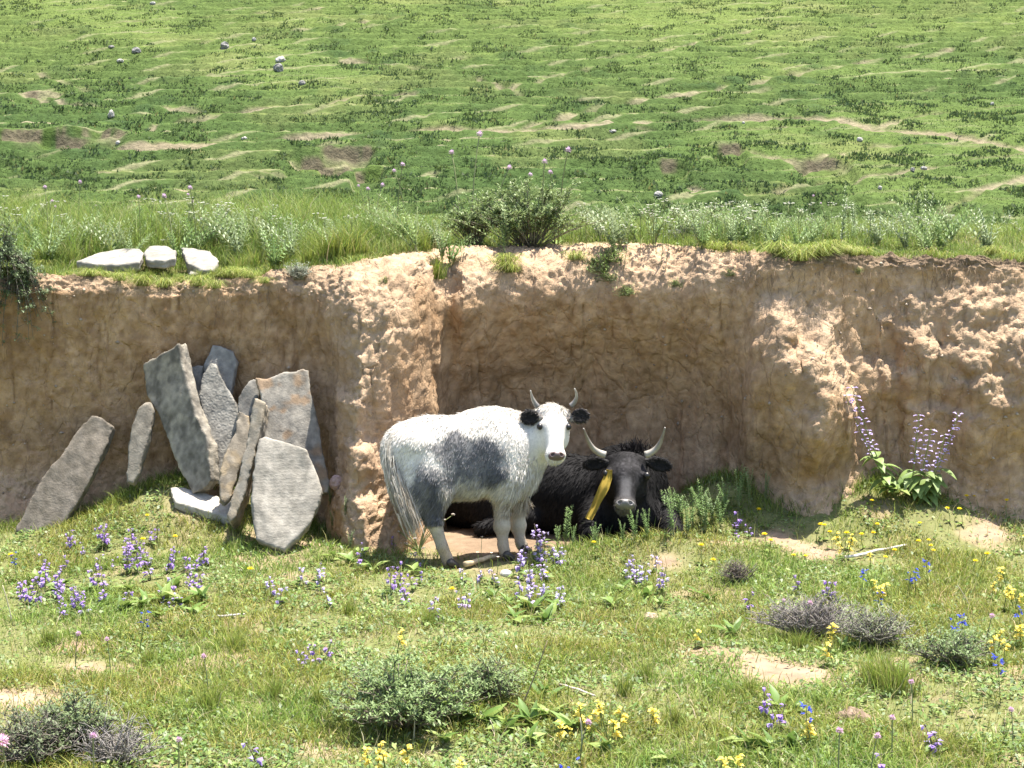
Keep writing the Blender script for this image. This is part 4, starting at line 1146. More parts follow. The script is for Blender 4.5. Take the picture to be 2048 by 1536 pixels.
nearst = (pts[:, 0] > X_at(140, 1.2)) & (pts[:, 0] < X_at(455, 1.2)) & (pts[:, 1] < 1.5)
righty = sstep(X_at(1250), X_at(1500), pts[:, 0])
hgt = (.025 + .06 * rng.random(n)) * (.7 + .9 * sstep(1.1, 1.8, tp)) + sstep(.35, .6, tall) * sstep(1.2, 1.9, tp) * (.12 + .12 * lefty) * rng.random(n) ** .7
hgt = np.where(nearst, np.minimum(hgt, np.where(pts[:, 1] < 1.10, .085, .035)), hgt * (1 + .35 * lefty)) * (1 - .15 * righty)
col = grass_col(n, [.27, .33, .20, .10, .07, .03]) * lerp3((.82, .99, .95), (1.10, 1.10, 1.3), fbm(pts[:, 0] * 3, pts[:, 1] * 3, 7.2, 3, 214))
parts = [blades(pts - nor * .006, hgt, .003 + .0025 * rng.random(n), .15 + .9 * rng.random(n), col)]
# fringe hanging over the rim
wt2 = inv * (gau(ttq, .95, .14)) * (1 - cenq) * sstep(.40, .62, fbm(fc[:, 0] * 3, fc[:, 1] * 0, .3, 3, 212))
pts, nor, f_ = sample_faces(bv, bq, wt2, 9000); n = len(pts)
lowf = np.where((pts[:, 0] > X_at(140, 1.2)) & (pts[:, 0] < X_at(455, 1.2)), .55, 1.0)
parts.append(blades(pts - nor * .006, (.05 + .07 * rng.random(n)) * lowf, .003 + .002 * rng.random(n), .6 + 1.3 * rng.random(n), grass_col(n, [.25, .3, .25, .05, .1, .05]), az=-np.pi / 2 + .7 * rng.normal(size=n), curve_=1.2))
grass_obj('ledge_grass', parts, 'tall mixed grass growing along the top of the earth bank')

# ------------------------------------------------------------------ hillside tussocks
m = 560000
Yh = 28 * (80 / 28) ** rng.random(m)
iy = np.clip(np.searchsorted(hy, Yh), 1, len(hy) - 2); Yh = hy[iy]
wid = 3 + 0.34 * np.minimum(Yh + 9.5, 220)
iu = np.clip(np.searchsorted(u, (rng.random(m) * 2 - 1) * 1.4), 1, len(u) - 2); Xh = u[iu] * wid
hsl = np.maximum(np.maximum(hsoil, hline * .5), hscar)
so2 = hsl.copy()
for sh in (1, 3, 5):
    so2[:, :-sh] = np.maximum(so2[:, :-sh], hsl[:, sh:])
tuf_g = fbm(HX * 1.3, HY * 1.3, 4.9, 2, 220)
so, tu, tm, tuf = so2[iu, iy], htus[iu, iy], htm[iu, iy], tuf_g[iu, iy]
k = (so < .3) & (rng.random(m) < .62 + .9 * sstep(.40, .62, tu * .5 + tuf * .5) * (.4 + tm))
iu, iy, Xh, Yh, tu, tm, tuf = iu[k], iy[k], Xh[k], Yh[k], tu[k], tm[k], tuf[k]
n = len(Xh)
pts = np.stack([Xh + .05 * rng.normal(size=n), Yh + .04 * rng.normal(size=n), HZ[iu, iy] - .015], -1)
sz = (.035 + .055 * rng.random(n)) * (.6 + .8 * sstep(.45, .7, tuf))
colh = .82 * np.array([.95, 1., 1.1]) * lerp3((.125, .170, .050), (.074, .114, .038), np.clip(sstep(.42, .62, tuf) * (.5 + tm), 0, 1))
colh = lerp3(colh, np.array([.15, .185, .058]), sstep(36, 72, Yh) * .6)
colh = colh * (1 + .27 * rng.normal(size=(n, 1)))
yl = rng.random(n) < .05
colh[yl] = np.array([.22, .22, .08])
az = rng.random(n) * 2 * np.pi; fa = rng.random(n) * np.pi
sd_ = np.stack([np.cos(fa), np.sin(fa), 0 * fa], -1) * (sz * (.25 + .25 * rng.random(n)))[:, None]
tip = pts + np.stack([np.cos(az) * sz * .4, np.sin(az) * sz * .4, sz], -1)
v = np.stack([pts - sd_, pts + sd_, tip], 1).reshape(-1, 3)
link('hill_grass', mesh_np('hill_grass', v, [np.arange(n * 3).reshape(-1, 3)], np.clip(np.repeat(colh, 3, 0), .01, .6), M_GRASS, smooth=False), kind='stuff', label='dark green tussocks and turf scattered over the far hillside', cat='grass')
# rounded tussocks, thicker low on the hill
m = 9000
Yt = 28.5 + (75 - 28.5) * rng.random(m) ** 1.9
it_ = np.clip(np.searchsorted(hy, Yt), 1, len(hy) - 2); ix_ = np.clip(np.searchsorted(u, (rng.random(m) * 2 - 1) * 1.4), 1, len(u) - 2)
ok = (so2[ix_, it_] < .3) & (rng.random(m) < .25 + hris[ix_, it_] * .8 + .5 * sstep(.45, .6, tuf_g[ix_, it_])); it_, ix_ = it_[ok], ix_[ok]
ct = np.stack([HX[ix_, it_], HY[ix_, it_], HZ[ix_, it_]], -1); m = len(ct)
per_ = 24
rad = (.07 + .16 * rng.random(m) ** 1.6)
dd = rng.normal(size=(m, per_, 3)); dd[..., 2] = np.abs(dd[..., 2]); dd = nrm(dd) * rng.random((m, per_, 1)) ** .4
pt = (ct[:, None] + dd * (rad[:, None, None] * np.array([1.25, .9, .62]))).reshape(-1, 3) - np.array([0, 0, .03])
n = len(pt)
s_ = np.repeat(rad, per_) * (.22 + .25 * rng.random(n))
fa = rng.random(n) * np.pi; az = rng.random(n) * 2 * np.pi
sdv = np.stack([np.cos(fa), np.sin(fa), .2 * rng.normal(size=n)], -1) * (s_ * .5)[:, None]
tp_ = pt + np.stack([np.cos(az) * s_ * .6, np.sin(az) * s_ * .6, s_ * .9], -1)
tc = np.repeat(lerp3((.050, .086, .030), (.095, .135, .042), rng.random(m)), per_, 0) * (1 + .2 * rng.normal(size=(n, 1)))
link('tussocks', mesh_np('tussocks', np.stack([pt - sdv, pt + sdv, tp_], 1).reshape(-1, 3), [np.arange(n * 3).reshape(-1, 3)], np.clip(np.repeat(tc, 3, 0), .01, .5), M_GRASS, smooth=False), kind='stuff', label='rounded dark tussocks along the steps of the far hillside', cat='grass')

# ------------------------------------------------------------------ plants
class MB:
    def __init__(s): s.v, s.q, s.t, s.c = [], [], [], []
    def n(s): return sum(len(a) for a in s.v)
    def add(s, v, q=None, t=None, c=(.2, .2, .2)):
        o = s.n(); v = np.asarray(v, float)
        s.v.append(v)
        if q is not None and len(q): s.q.append(np.asarray(q) + o)
        if t is not None and len(t): s.t.append(np.asarray(t) + o)
        c = np.asarray(c, float); s.c.append(np.tile(c, (len(v), 1)) if c.ndim == 1 else c)
    def tube(s, pts, rad, c, n=4):
        pts = np.asarray(pts, float)
        rad = np.full(len(pts), rad) if np.isscalar(rad) else np.asarray(rad)
        v, f = tube_mesh(pts, rad, n)
        s.add(v, f[0], f[1], c)
    def leaf(s, base, d, L, W, c, droop=.3, fold=.25, up=None, seg=4, shape=0.42):
        """folded leaf, pointed at both ends"""
        base = np.asarray(base, float); d = nrm(d)
        up = np.array([0, 0, 1.0]) if up is None else up
        if abs(d @ up) > .95: up = np.array([1.0, .2, 0])
        sd = nrm(np.cross(d, up)); nn = np.cross(sd, d)
        t = np.linspace(0, 1, seg + 1)
        mid = base + d * (t * L)[:, None] - np.array([0, 0, 1]) * (droop * L * t ** 2)[:, None]
        w = W * .5 * np.sin(np.pi * np.clip(t, .02, .985) ** (.69 / -math.log(shape) if shape != .5 else 1.0))
        l = mid - sd * w[:, None] + nn * (w * fold)[:, None]; r = mid + sd * w[:, None] + nn * (w * fold)[:, None]
        v = np.stack([l, mid, r], 1).reshape(-1, 3)
        i = np.arange(seg)[:, None] * 3
        q = np.concatenate([i + [[0, 1, 4, 3]], i + [[1, 2, 5, 4]]])
        c = np.asarray(c); cc = np.tile(c, (len(v), 1)); cc[1::3] *= 1.12
        s.add(v, q, None, cc)
    def blob(s, p, r, c, up=None):
        """small faceted bead"""
        p = np.asarray(p, float); r = np.broadcast_to(r, 3)
        v = np.array([(1, 0, 0), (-1, 0, 0), (0, 1, 0), (0, -1, 0), (0, 0, 1), (0, 0, -1)], float) * r
        th = random.random() * 6; R = np.array([[math.cos(th), -math.sin(th), 0], [math.sin(th), math.cos(th), 0], [0, 0, 1]])
        t = [(0, 2, 4), (2, 1, 4), (1, 3, 4), (3, 0, 4), (2, 0, 5), (1, 2, 5), (3, 1, 5), (0, 3, 5)]
        s.add(v @ R.T + p, None, t, c)
    def mesh(s, name, mat, smooth=True):
        return mesh_np(name, np.concatenate(s.v), [np.concatenate(s.q) if s.q else np.zeros((0, 4), int), np.concatenate(s.t) if s.t else np.zeros((0, 3), int)], np.clip(np.concatenate(s.c), .004, .95), mat, smooth)
R_ = random.Random(21)
def rv(a, b): return R_.uniform(a, b)
def jc(c, j=.15):
    k = 1 + rv(-j, j); return np.array(c) * k
def place(parts, name, loc, rz, sc, label, cat, group=None, tilt=(0, 0)):
    """parts: (part name, mesh, kind or None) sharing mesh data, under an Empty at the plant's base"""
    e = bpy.data.objects.new(name, None); COL.objects.link(e)
    e.location = [float(c) for c in loc]; e.rotation_euler = (tilt[0], tilt[1], rz); e.scale = (sc, sc, sc); e.empty_display_size = .02
    e['label'] = label; e['category'] = cat
    if group: e['group'] = group
    for pn, me, kd in parts:
        o = bpy.data.objects.new(pn, me); COL.objects.link(o); o.parent = e
        if kd: o['kind'] = kd
    return e
SG = (.16, .20, .06)
def sage(h, flw, leaves=True, big=1.0):
    st, lf, fl = MB(), MB(), MB()
    top = np.array([rv(-.03, .03), rv(-.03, .03), h])
    ps = bez([(0, 0, 0), (top[0] * .2, top[1] * .2, h * .5), top], 6)
    st.tube(ps, np.linspace(.0028, .0014, 6) * (.6 + .4 * big), (.14, .13, .07))
    k = max(3, int(h / .035))
    for i in range(k):
        t = .42 + .58 * i / (k - 1)
        p = bez([(0, 0, 0), (top[0] * .2, top[1] * .2, h * .5), top], 41)[int(t * 40)]
        for j in range(R_.choice([1, 2, 3])):
            a = rv(0, 6.28); d = np.array([math.cos(a), math.sin(a), rv(-.2, .3)])
            L = rv(.022, .034) * (1.15 - .45 * t) * big
            c = jc(flw, .28) * np.array([1, 1 + rv(-.12, .12), 1])
            q = p + d * .006
            fl.leaf(q, d, L, L * .75, c, .1, .5, seg=3, shape=.62)
            fl.leaf(q - np.array([0, 0, .003]), d + np.array([0, 0, -.5]), L * .9, L * .8, c * .85, .3, .4, seg=2, shape=.6)
        st.blob(p, (.004, .004, .005), (.13, .10, .10))
    if leaves:
        for j in range(R_.choice([3, 4, 5])):
            a = rv(0, 6.28); lf.leaf((0, 0, rv(0, .04)), (math.cos(a), math.sin(a), rv(.2, .7)), rv(.05, .08) * big, rv(.025, .04) * big, jc((.15, .22, .06)), .35)
    out = [('stem', st.mesh('stem', M_TWIG), None), ('flower_spike', fl.mesh('flower_spike', M_PETAL, False), 'stuff')]
    if leaves: out.append(('leaves', lf.mesh('leaves', M_LEAF), None))
    return out
def buttercup(h):
    st, fl = MB(), MB()
    b = bez([(0, 0, 0), (rv(-.02, .02), rv(-.02, .02), h * .6), (rv(-.03, .03), rv(-.03, .03), h)], 5)
    st.tube(b, .0014, (.16, .2, .06))
    for j in range(3):
        a = rv(0, 6.28); st.leaf((0, 0, .005), (math.cos(a), math.sin(a), .5), .04, .014, jc((.15, .21, .05)))
    tilt = np.array([rv(-.3, .3), rv(-.5, .1), 0])
    for ring, (rr, z0) in enumerate(((.014, 0), (.011, .003))):
        for j in range(7):
            a = j * 6.283 / 7 + ring * .4; d = np.array([math.cos(a), math.sin(a), .35 + .3 * ring]) + tilt * .5
            fl.leaf(b[-1] + np.array([0, 0, z0]), d, rr, rr * .8, jc((.86, .66, .02), .1), 0, .2, seg=2, shape=.6)
    fl.blob(b[-1] + np.array([0, 0, .004]), (.005, .005, .004), (.75, .5, .02))
    return [('stem', st.mesh('stem', M_TWIG), None), ('flower', fl.mesh('flower', M_PETAL, False), None)]
def lousewort(h):
    st, fl = MB(), MB()
    for s_ in range(R_.choice([1, 2])):
        t = np.array([rv(-.035, .035), rv(-.035, .035), h * rv(.75, 1)])
        b = bez([(0, 0, 0), t * .5 + np.array([rv(-.01, .01), 0, 0]), t], 6)
        st.tube(b, .002, (.16, .2, .06))
        for j in range(R_.choice([6, 8, 9])):
            p = b[-1] - np.array([0, 0, rv(0, .055)]); a = rv(0, 6.28); d = np.array([math.cos(a), math.sin(a), rv(.1, .6)])
            L = rv(.018, .026); c = jc((.80, .68, .16), .12)
            fl.leaf(p, d, L, L * .8, c, .3, .5, seg=3, shape=.66)
            fl.leaf(p, d + np.array([0, 0, .6]), L * .8, L * .7, c * 1.05, .1, .5, seg=2, shape=.66)
    for j in range(8):
        a = rv(0, 6.28); st.leaf((0, 0, .004), (math.cos(a), math.sin(a), rv(.2, .7)), rv(.04, .07), rv(.012, .02), jc((.16, .23, .055)))
    return [('foliage', st.mesh('foliage', M_LEAF), None), ('flower_cluster', fl.mesh('flower_cluster', M_PETAL, False), 'stuff')]
def larkspur(h):
    st, fl = MB(), MB()
    t = np.array([rv(-.04, .04), rv(-.03, .03), h]); b = bez([(0, 0, 0), t * .5, t], 21)
    st.tube(b[::4], .0017, (.13, .17, .06))
    for j in range(R_.choice([5, 6, 8])):
        p = b[int(rv(11, 20))]; a = rv(0, 6.28); d = np.array([math.cos(a), math.sin(a), rv(-.1, .3)]); p = p + d * .012
        c = jc((.055, .085, .52), .25)
        for m_ in range(4):
            a2 = a + rv(-1.4, 1.4); fl.leaf(p, (math.cos(a2), math.sin(a2), rv(-.6, .8)), rv(.013, .02), rv(.010, .014), c, 0, .3, seg=2, shape=.6)
    for j in range(4):
        a = rv(0, 6.28); st.leaf((0, 0, rv(0, .05)), (math.cos(a), math.sin(a), rv(.4, .9)), rv(.03, .06), rv(.008, .012), jc((.13, .19, .05)))
    return [('stem', st.mesh('stem', M_TWIG), None), ('flower_spike', fl.mesh('flower_spike', M_PETAL, False), 'stuff')]
def pompom(h, r, c0, bend=.04):
    st, fl = MB(), MB()
    t = np.array([rv(-bend, bend), rv(-bend, bend), h]); b = bez([(0, 0, 0), (t[0] * .1, t[1] * .1, h * .6), t], 7)
    st.tube(b, np.linspace(.0034, .0024, 7), (.20, .22, .10))
    N_ = 70
    for j in range(N_):
        zz = 1 - 1.7 * (j + .5) / N_; a = j * 2.39996; q = math.sqrt(max(0, 1 - zz * zz)); d = np.array([q * math.cos(a), q * math.sin(a), zz])
        fl.leaf(b[-1] + d * r * .3, d, r * rv(.35, .95), r * .35, jc(c0, .18), 0, .2, seg=2, shape=.65)
    for j in range(4):
        a = rv(0, 6.28); st.leaf((0, 0, .004), (math.cos(a), math.sin(a), .7), rv(.05, .09), rv(.009, .014), jc((.15, .21, .06)))
    return [('stem', st.mesh('stem', M_TWIG), None), ('flower_head', fl.mesh('flower_head', M_PETAL, False), 'stuff')]
def yarrow(h):
    st, fl = MB(), MB()
    t = np.array([rv(-.03, .03), rv(-.03, .03), h]); b = bez([(0, 0, 0), t * .5, t], 6)
    st.tube(b, .0017, (.18, .21, .09))
    for j in range(R_.choice([5, 7, 9])):
        p = b[-1] + np.array([rv(-.03, .03), rv(-.03, .03), rv(-.008, .014)])
        st.tube([b[-2], p], .0008, (.2, .23, .1), 3)
        for m_ in range(5):
            a = m_ * 1.257; fl.leaf(p, (math.cos(a), math.sin(a), .3), .010, .009, jc((.74, .74, .68), .08), 0, .1, seg=2, shape=.6)
        fl.blob(p, (.004, .004, .003), (.6, .6, .4))
    for j in range(5):
        q = b[R_.randrange(0, 4)]; a = rv(0, 6.28); st.leaf(q, (math.cos(a), math.sin(a), .6), rv(.03, .05), .007, jc((.2, .25, .12)))
    return [('stem', st.mesh('stem', M_TWIG), None), ('flower_head', fl.mesh('flower_head', M_PETAL, False), 'stuff')]
def feather(h, c0, nst=4, spread=.5, L0=.035, narrow=.2, pairs=16, lean=0):
    """many-leaved stems with leaflets in pairs"""
    st, lf = MB(), MB()
    for s_ in range(nst):
        a = rv(0, 6.28); sp = rv(.3, 1) * spread * h
        t = np.array([math.cos(a) * sp + lean * h, math.sin(a) * sp, h * rv(.75, 1)])
        b = bez([(rv(-.01, .01), rv(-.01, .01), 0), (t[0] * .25, t[1] * .25, t[2] * .65), t], 31)
        st.tube(b[::5], np.linspace(.0022, .001, 7), (.22, .24, .12))
        dd = nrm(np.gradient(b, axis=0))
        for j in range(pairs):
            k = int(5 + 25 * j / pairs); p = b[k]; d = dd[k]
            sd = nrm(np.cross(d, [0.2, -1, .2])) if j % 2 else nrm(np.cross(d, [1, .2, 0]))
            for sg in (-1, 1):
                L = L0 * (1.1 - .55 * j / pairs) * rv(.8, 1.15)
                lf.leaf(p, d * .7 + sd * sg, L, L * narrow * rv(.9, 1.2), jc(c0, .16), .1, .2, seg=2, shape=.5)
    return [('stem', st.mesh('stem', M_TWIG), None), ('foliage', lf.mesh('foliage', M_LEAF, False), 'stuff')]
def shrub(w, h, nb_, nl_, lc, bc, ll=.013, twiggy=0, d_=None, drp=0):
    st, lf = MB(), MB()
    tips = []
    d_ = d_ or w * .7
    for i in range(nb_):
        a = rv(0, 6.28); rr = math.sqrt(rv(.02, 1))
        t = np.array([math.cos(a) * w / 2 * rr, math.sin(a) * d_ / 2 * rr, h * (1 - .55 * rr ** 2) * rv(.6, 1.08) - drp * rr * h])
        b = bez([(t[0] * .12 + rv(-.03, .03), t[1] * .12, 0), (t[0] * .5 + rv(-.05, .05), t[1] * .5 + rv(-.05, .05), max(t[2], .03) * .75), t], 9)
        st.tube(b[::2], np.linspace(.0045, .0013, 5), jc(bc, .2), 4)
        tips.append(b)
        for j in range(2 + twiggy):
            k = R_.randrange(3, 9); p = b[k]; dr = nrm(np.array([rv(-1, 1), rv(-1, 1), rv(-.1, 1)])) * rv(.03, .085)
            bb = np.array([p, p + dr * .55 + np.array([0, 0, .006]), p + dr]); st.tube(bb, [.0018, .0014, .0008], jc(bc, .25), 3)
            tips.append(np.concatenate([bb, bb[1:]]))
    for i in range(nl_):
        b = tips[R_.randrange(len(tips))]; p = b[R_.randrange(len(b) // 3, len(b))] + np.array([rv(-.012, .012), rv(-.012, .012), rv(-.008, .012)])
        lf.leaf(p, (rv(-1, 1), rv(-1, 1), rv(-.2, 1)), ll * rv(.7, 1.3), ll * .42 * rv(.8, 1.2), jc(lc, .25), .1, .2, seg=2)
    out = [('branches', st.mesh('branches', M_TWIG), 'stuff')]
    if nl_: out.append(('foliage', lf.mesh('foliage', M_LEAF, False), 'stuff'))
    return out
LEAF_ME = []
for i in range(5):
    m = MB(); m.leaf((0, 0, 0), (1, 0, .0), 1.0, [.36, .45, .5, .3, .4][i], [(.13, .215, .045), (.165, .25, .055), (.21, .285, .07), (.11, .185, .04), (.24, .30, .085)][i], [.25, .45, .35, .2, .6][i], .35, seg=7, shape=.42)
    LEAF_ME.append(m.mesh('leaf', M_LEAF))
def rosette(name, loc, nl_, L, label, group=None, up=(.35, 1.15)):
    """plant of broad leaves, each leaf an object"""
    e = bpy.data.objects.new(name, None); COL.objects.link(e); e.location = [float(c) for c in loc]; e.empty_display_size = .02
    e['label'] = label; e['category'] = 'plant'
    if group: e['group'] = group
    for i in range(nl_):
        o = bpy.data.objects.new('leaf', R_.choice(LEAF_ME)); COL.objects.link(o); o.parent = e
        s = L * rv(.6, 1.1)
        o.scale = (s, s, s); o.rotation_euler = (rv(-.4, .4), -rv(*up), rv(0, 6.28)); o.location = (rv(-.02, .02), rv(-.02, .02), rv(-.005, .015))
    return e
def flower_base(px, py, h):
    """foot of a stem of height h whose flower is seen at (px, py) over the meadow"""
    k, _ = cast(px, py + 30)
    for _i in range(3):
        dy = h * FPX / (k[1] + 9.5) * .98
        k2, _ = cast(px, py + dy)
        if k2 is None: break
        k = k2
    return k
def ledge_base(px, py, h, Y):
    """foot of a stem on the ledge at depth Y (moved back a little if it must stand lower)"""
    p = P(px, py, Y)
    return np.array([p[0], Y, drop(p[0], Y, (T_B,))]), p[2]
# --- violet sage
VI, LV = (.38, .26, .60), (.50, .41, .70)
sv_ = [sage(rv(.085, .15), VI) for _ in range(6)]; sl_ = [sage(rv(.085, .15), LV) for _ in range(6)]
def scat(protos, name, boxes, label, cat, group, h, sc=(.8, 1.15)):
    for (x0, x1, y0, y1, n_) in boxes:
        for i in range(n_):
            k = flower_base(rv(x0, x1), rv(y0, y1), h * .8)
            place(R_.choice(protos), name, k - np.array([0, 0, .004]), rv(0, 6.28), rv(*sc), label, cat, group, (rv(-.15, .15), rv(-.15, .15)))
scat(sv_, 'sage_plant', [(40, 230, 1085, 1180, 20), (120, 230, 1050, 1090, 6)], 'deep violet sage spike in the dense patch below the long slanting slab', 'flower', 'violet sage below the long slab', .12)
scat(sv_, 'sage_plant', [(240, 420, 1085, 1170, 18), (240, 340, 1050, 1090, 6)], 'deep violet sage spike below the fallen pale slab', 'flower', 'violet sage below the fallen slab', .12)
scat(sv_, 'sage_plant', [(80, 250, 1160, 1205, 7), (320, 380, 1160, 1205, 4)], 'deep violet sage spike standing among the broad leaves below the slabs', 'flower', 'violet sage among broad leaves', .12)
scat(sl_, 'sage_plant', [(1030, 1130, 1080, 1190, 26), (1060, 1090, 1060, 1090, 3)], 'pale lavender sage spike in the patch below the white yak\'s forefeet', 'flower', 'lavender sage below the yak', .12)
scat(sv_, 'sage_plant', [(780, 860, 1105, 1180, 8), (700, 790, 1030, 1110, 3)], 'violet sage spike growing near the white yak\'s hind foot', 'flower', 'sage by the hind foot', .12)
scat(sl_, 'sage_plant', [(1230, 1340, 1100, 1160, 8), (920, 1000, 1130, 1190, 6), (470, 660, 1110, 1180, 6), (860, 930, 1180, 1230, 2)], 'thin lavender sage spike standing alone in the sparse grass beyond the dense patches', 'flower', 'scattered lavender sage', .12)
for bxs, wh in [([(1470, 1500, 1030, 1060, 3)], 'beside the bright green plants near the black yak'), ([(585, 650, 1275, 1300, 4)], 'up slope of the large green bush'), ([(1430, 1700, 1150, 1200, 4)], 'above the low grey twiggy bush'), ([(1530, 1560, 1380, 1420, 3), (1740, 1760, 1500, 1520, 1), (1840, 1880, 1420, 1460, 2)], 'near the lumpy clod'), ([(470, 530, 1470, 1490, 1)], 'near the grey leafless twigs')]:
    scat(sv_, 'sage_plant', bxs, 'lone violet sage ' + wh, 'flower', 'sage ' + wh, .12)
# tall sage against the bank, with broad leaves
for i, (tx, ty, bx_, by_, nf) in enumerate([(1704, 775, 1790, 994, 9), (1690, 790, 1792, 996, 6), (1838, 830, 1820, 998, 7), (1862, 860, 1830, 1000, 6), (1916, 830, 1848, 996, 8), (1890, 870, 1850, 998, 4)]):
    k, _ = cast(bx_, by_); tp_ = P(tx, ty, k[1] - .03) - k
    st, lf, fl = MB(), MB(), MB()
    b = bez([(0, 0, 0), (tp_[0] * .55, -.02, tp_[2] * .45), tp_], 31)
    st.tube(b[::5], np.linspace(.0045, .002, 7), (.20, .24, .08), 5)
    for j in range(nf + 3):
        p = b[int(14 + 16 * j / (nf + 2))]; a = rv(0, 6.28)
        for m_ in range(3):
            a += rv(1.5, 3); d = np.array([math.cos(a), math.sin(a) - .4, rv(-.2, .4)]); L = rv(.024, .034)
            fl.leaf(p + nrm(d) * .008, d, L, L * .7, jc((.50, .42, .72), .2), .15, .6, seg=3, shape=.66)
        st.blob(p, (.006, .006, .006), (.2, .24, .09))
    for j in range(8):
        a = rv(0, 6.28); lf.leaf(b[R_.randrange(2, 13)], (math.cos(a), math.sin(a) - .5, rv(-.3, .6)), rv(.09, .15), rv(.05, .08), jc((.20, .28, .085)), .5, .3, seg=6)
    place([('stem', st.mesh('stem', M_TWIG), None), ('flower_spike', fl.mesh('flower_spike', M_PETAL, False), 'stuff'), ('leaves', lf.mesh('leaves', M_LEAF), None)], 'tall_sage', k, 0, 1,
          'tall pale blue sage with broad leaves rising against the earth bank', 'flower', 'tall sage by the bank')
k, _ = cast(1815, 998)
rosette('broadleaf_plant', k + np.array([-.08, -.02, .05]), 9, .17, 'large dark leaves at the root of the tall sage by the bank', up=(.1, 1.0))
# --- yellow buttercups
Z8 = lambda a, b: (1328 + a * .414, 900 + b * .414); Z7 = lambda a, b: (640 + a * .3516, 1100 + b * .3516); Z6 = lambda a, b: (a * .3516, 1000 + b * .3516)
bc_ = [buttercup(rv(.06, .1)) for _ in range(5)]
BC = [Z8(*p) for p in [(480, 312), (735, 378), (768, 370), (995, 250), (1210, 357), (1380, 288), (1490, 240), (1520, 222), (1665, 287), (1735, 425), (1030, 407), (960, 412), (810, 415), (1250, 450), (1282, 440), (1270, 456), (1535, 517), (1325, 485), (625, 507), (683, 517), (485, 430),
      (505, 450), (185, 492), (255, 550), (1045, 362), (1120, 500), (1490, 545), (1440, 300), (870, 420), (1040, 530)]] + [(355, 1078), (275, 1089), (482, 1157), (42, 1128), (900, 1185), (1195, 1085), (1105, 1150), (288, 1033)]
for p in BC:
    wh = 'below the leaning slabs' if p[0] < 600 else 'near the yaks' if p[0] < 1300 else 'on the mound at the foot of the bank' if p[1] < 1045 else 'around the bleached stick' if p[0] > 1640 else 'on the bare soil beside the twiggy bush'
    place(R_.choice(bc_), 'buttercup', flower_base(*p, .08) - np.array([0, 0, .003]), rv(0, 6.28), rv(1.1, 1.55), 'bright golden button flower ' + wh, 'flower', 'golden flowers ' + wh)
# --- pale yellow louseworts
lw_ = [lousewort(rv(.09, .13)) for _ in range(5)]
LW = [Z8(*p) for p in [(870, 440), (880, 450), (1000, 485), (190, 850), (790, 880), (820, 940), (1090, 640), (1070, 655), (990, 620), (1660, 590), (1580, 630), (1640, 680), (1710, 670), (1690, 690), (1610, 880), (1600, 930), (1640, 940), (1700, 840), (1720, 850), (670, 1330), (720, 1340), (240, 1490), (350, 1490), (340, 1450)]]
LW += [Z7(*p) for p in [(430, 500), (1340, 980), (1385, 965), (1500, 915), (1530, 930), (1610, 910), (1650, 970), (1690, 960), (1870, 890), (1900, 880), (820, 1170), (800, 1210), (320, 1130), (300, 1150), (390, 1190), (500, 1140)]]
for p in LW:
    wh = 'past the blue larkspurs' if p[0] > 1900 else 'between the twiggy bush and the larkspurs' if p[0] > 1700 and p[1] < 1250 else 'by the grey twiggy bush' if p[0] > 1620 and p[1] < 1320 else 'near the lumpy clod' if p[0] > 1550 else 'by the bleached stick' if p[1] < 1120 else 'beside the broad leaves of the green bush' if p[0] > 1050 else 'in front of the green bush'
    place(R_.choice(lw_), 'lousewort', flower_base(*p, .10) - np.array([0, 0, .003]), rv(0, 6.28), rv(.9, 1.4), 'pale yellow hooded flower cluster ' + wh, 'flower', 'yellow clusters ' + wh)
# --- blue larkspurs
lk_ = [larkspur(rv(.16, .22)) for _ in range(4)]
for p in [Z8(*q) for q in [(1170, 590), (1215, 570), (1275, 545), (1430, 790), (1450, 830), (1015, 690), (697, 1245), (950, 590), (1625, 1030), (1720, 720)]] + [Z7(1390, 1190), Z7(1450, 1200), (35, 1110), (280, 1235)]:
    place(R_.choice(lk_), 'larkspur', flower_base(p[0], p[1] - 4, .17), rv(0, 6.28), rv(.85, 1.1), 'deep blue larkspur spike in the meadow', 'flower', 'blue larkspurs')
# --- pink globe flowers
pk_ = [pompom(rv(.14, .2), .014, (.56, .36, .50)) for _ in range(5)]
for p in [Z6(430, 740), Z6(630, 785), Z6(535, 1355), Z6(1020, 1335), Z6(1185, 890), Z8(560, 690), Z8(685, 755), Z8(1200, 1120), Z8(1685, 1220), Z8(1100, 1295), Z8(995, 1395), Z8(840, 1390), Z8(1555, 810), Z7(1480, 940)]:
    place(R_.choice(pk_), 'globe_flower', flower_base(*p, .17), rv(0, 6.28), rv(.8, 1.05), 'dull pink globe flower on a bare stem in the near meadow', 'flower', 'pink globes in the near meadow')
place(pompom(.22, .03, (.72, .45, .58)), 'thistle_flower', flower_base(18, 1487, .2), 0, 1, 'largest pink thistle head, above the dark twiggy bush', 'flower')
pl_ = [pompom(rv(.33, .42), .015, (.54, .40, .54), .09) for _ in range(6)]
Z5 = lambda a, b: (640 + a * .3516, 240 + b * .3516); Z9 = lambda a, b: (a * .3516, 320 + b * .3516)
def on_ledge(px, py, hmax, Ys=(1.5, 3.2)):
    """a place on the ledge and the stem height that puts the head at this pixel"""
    for _t in range(12):
        Y = rv(*Ys); k, zt_ = ledge_base(px, py, 0, Y)
        if .05 < zt_ - k[2] < hmax: return k, zt_ - k[2]
    return k, min(max(zt_ - k[2], .06), hmax)
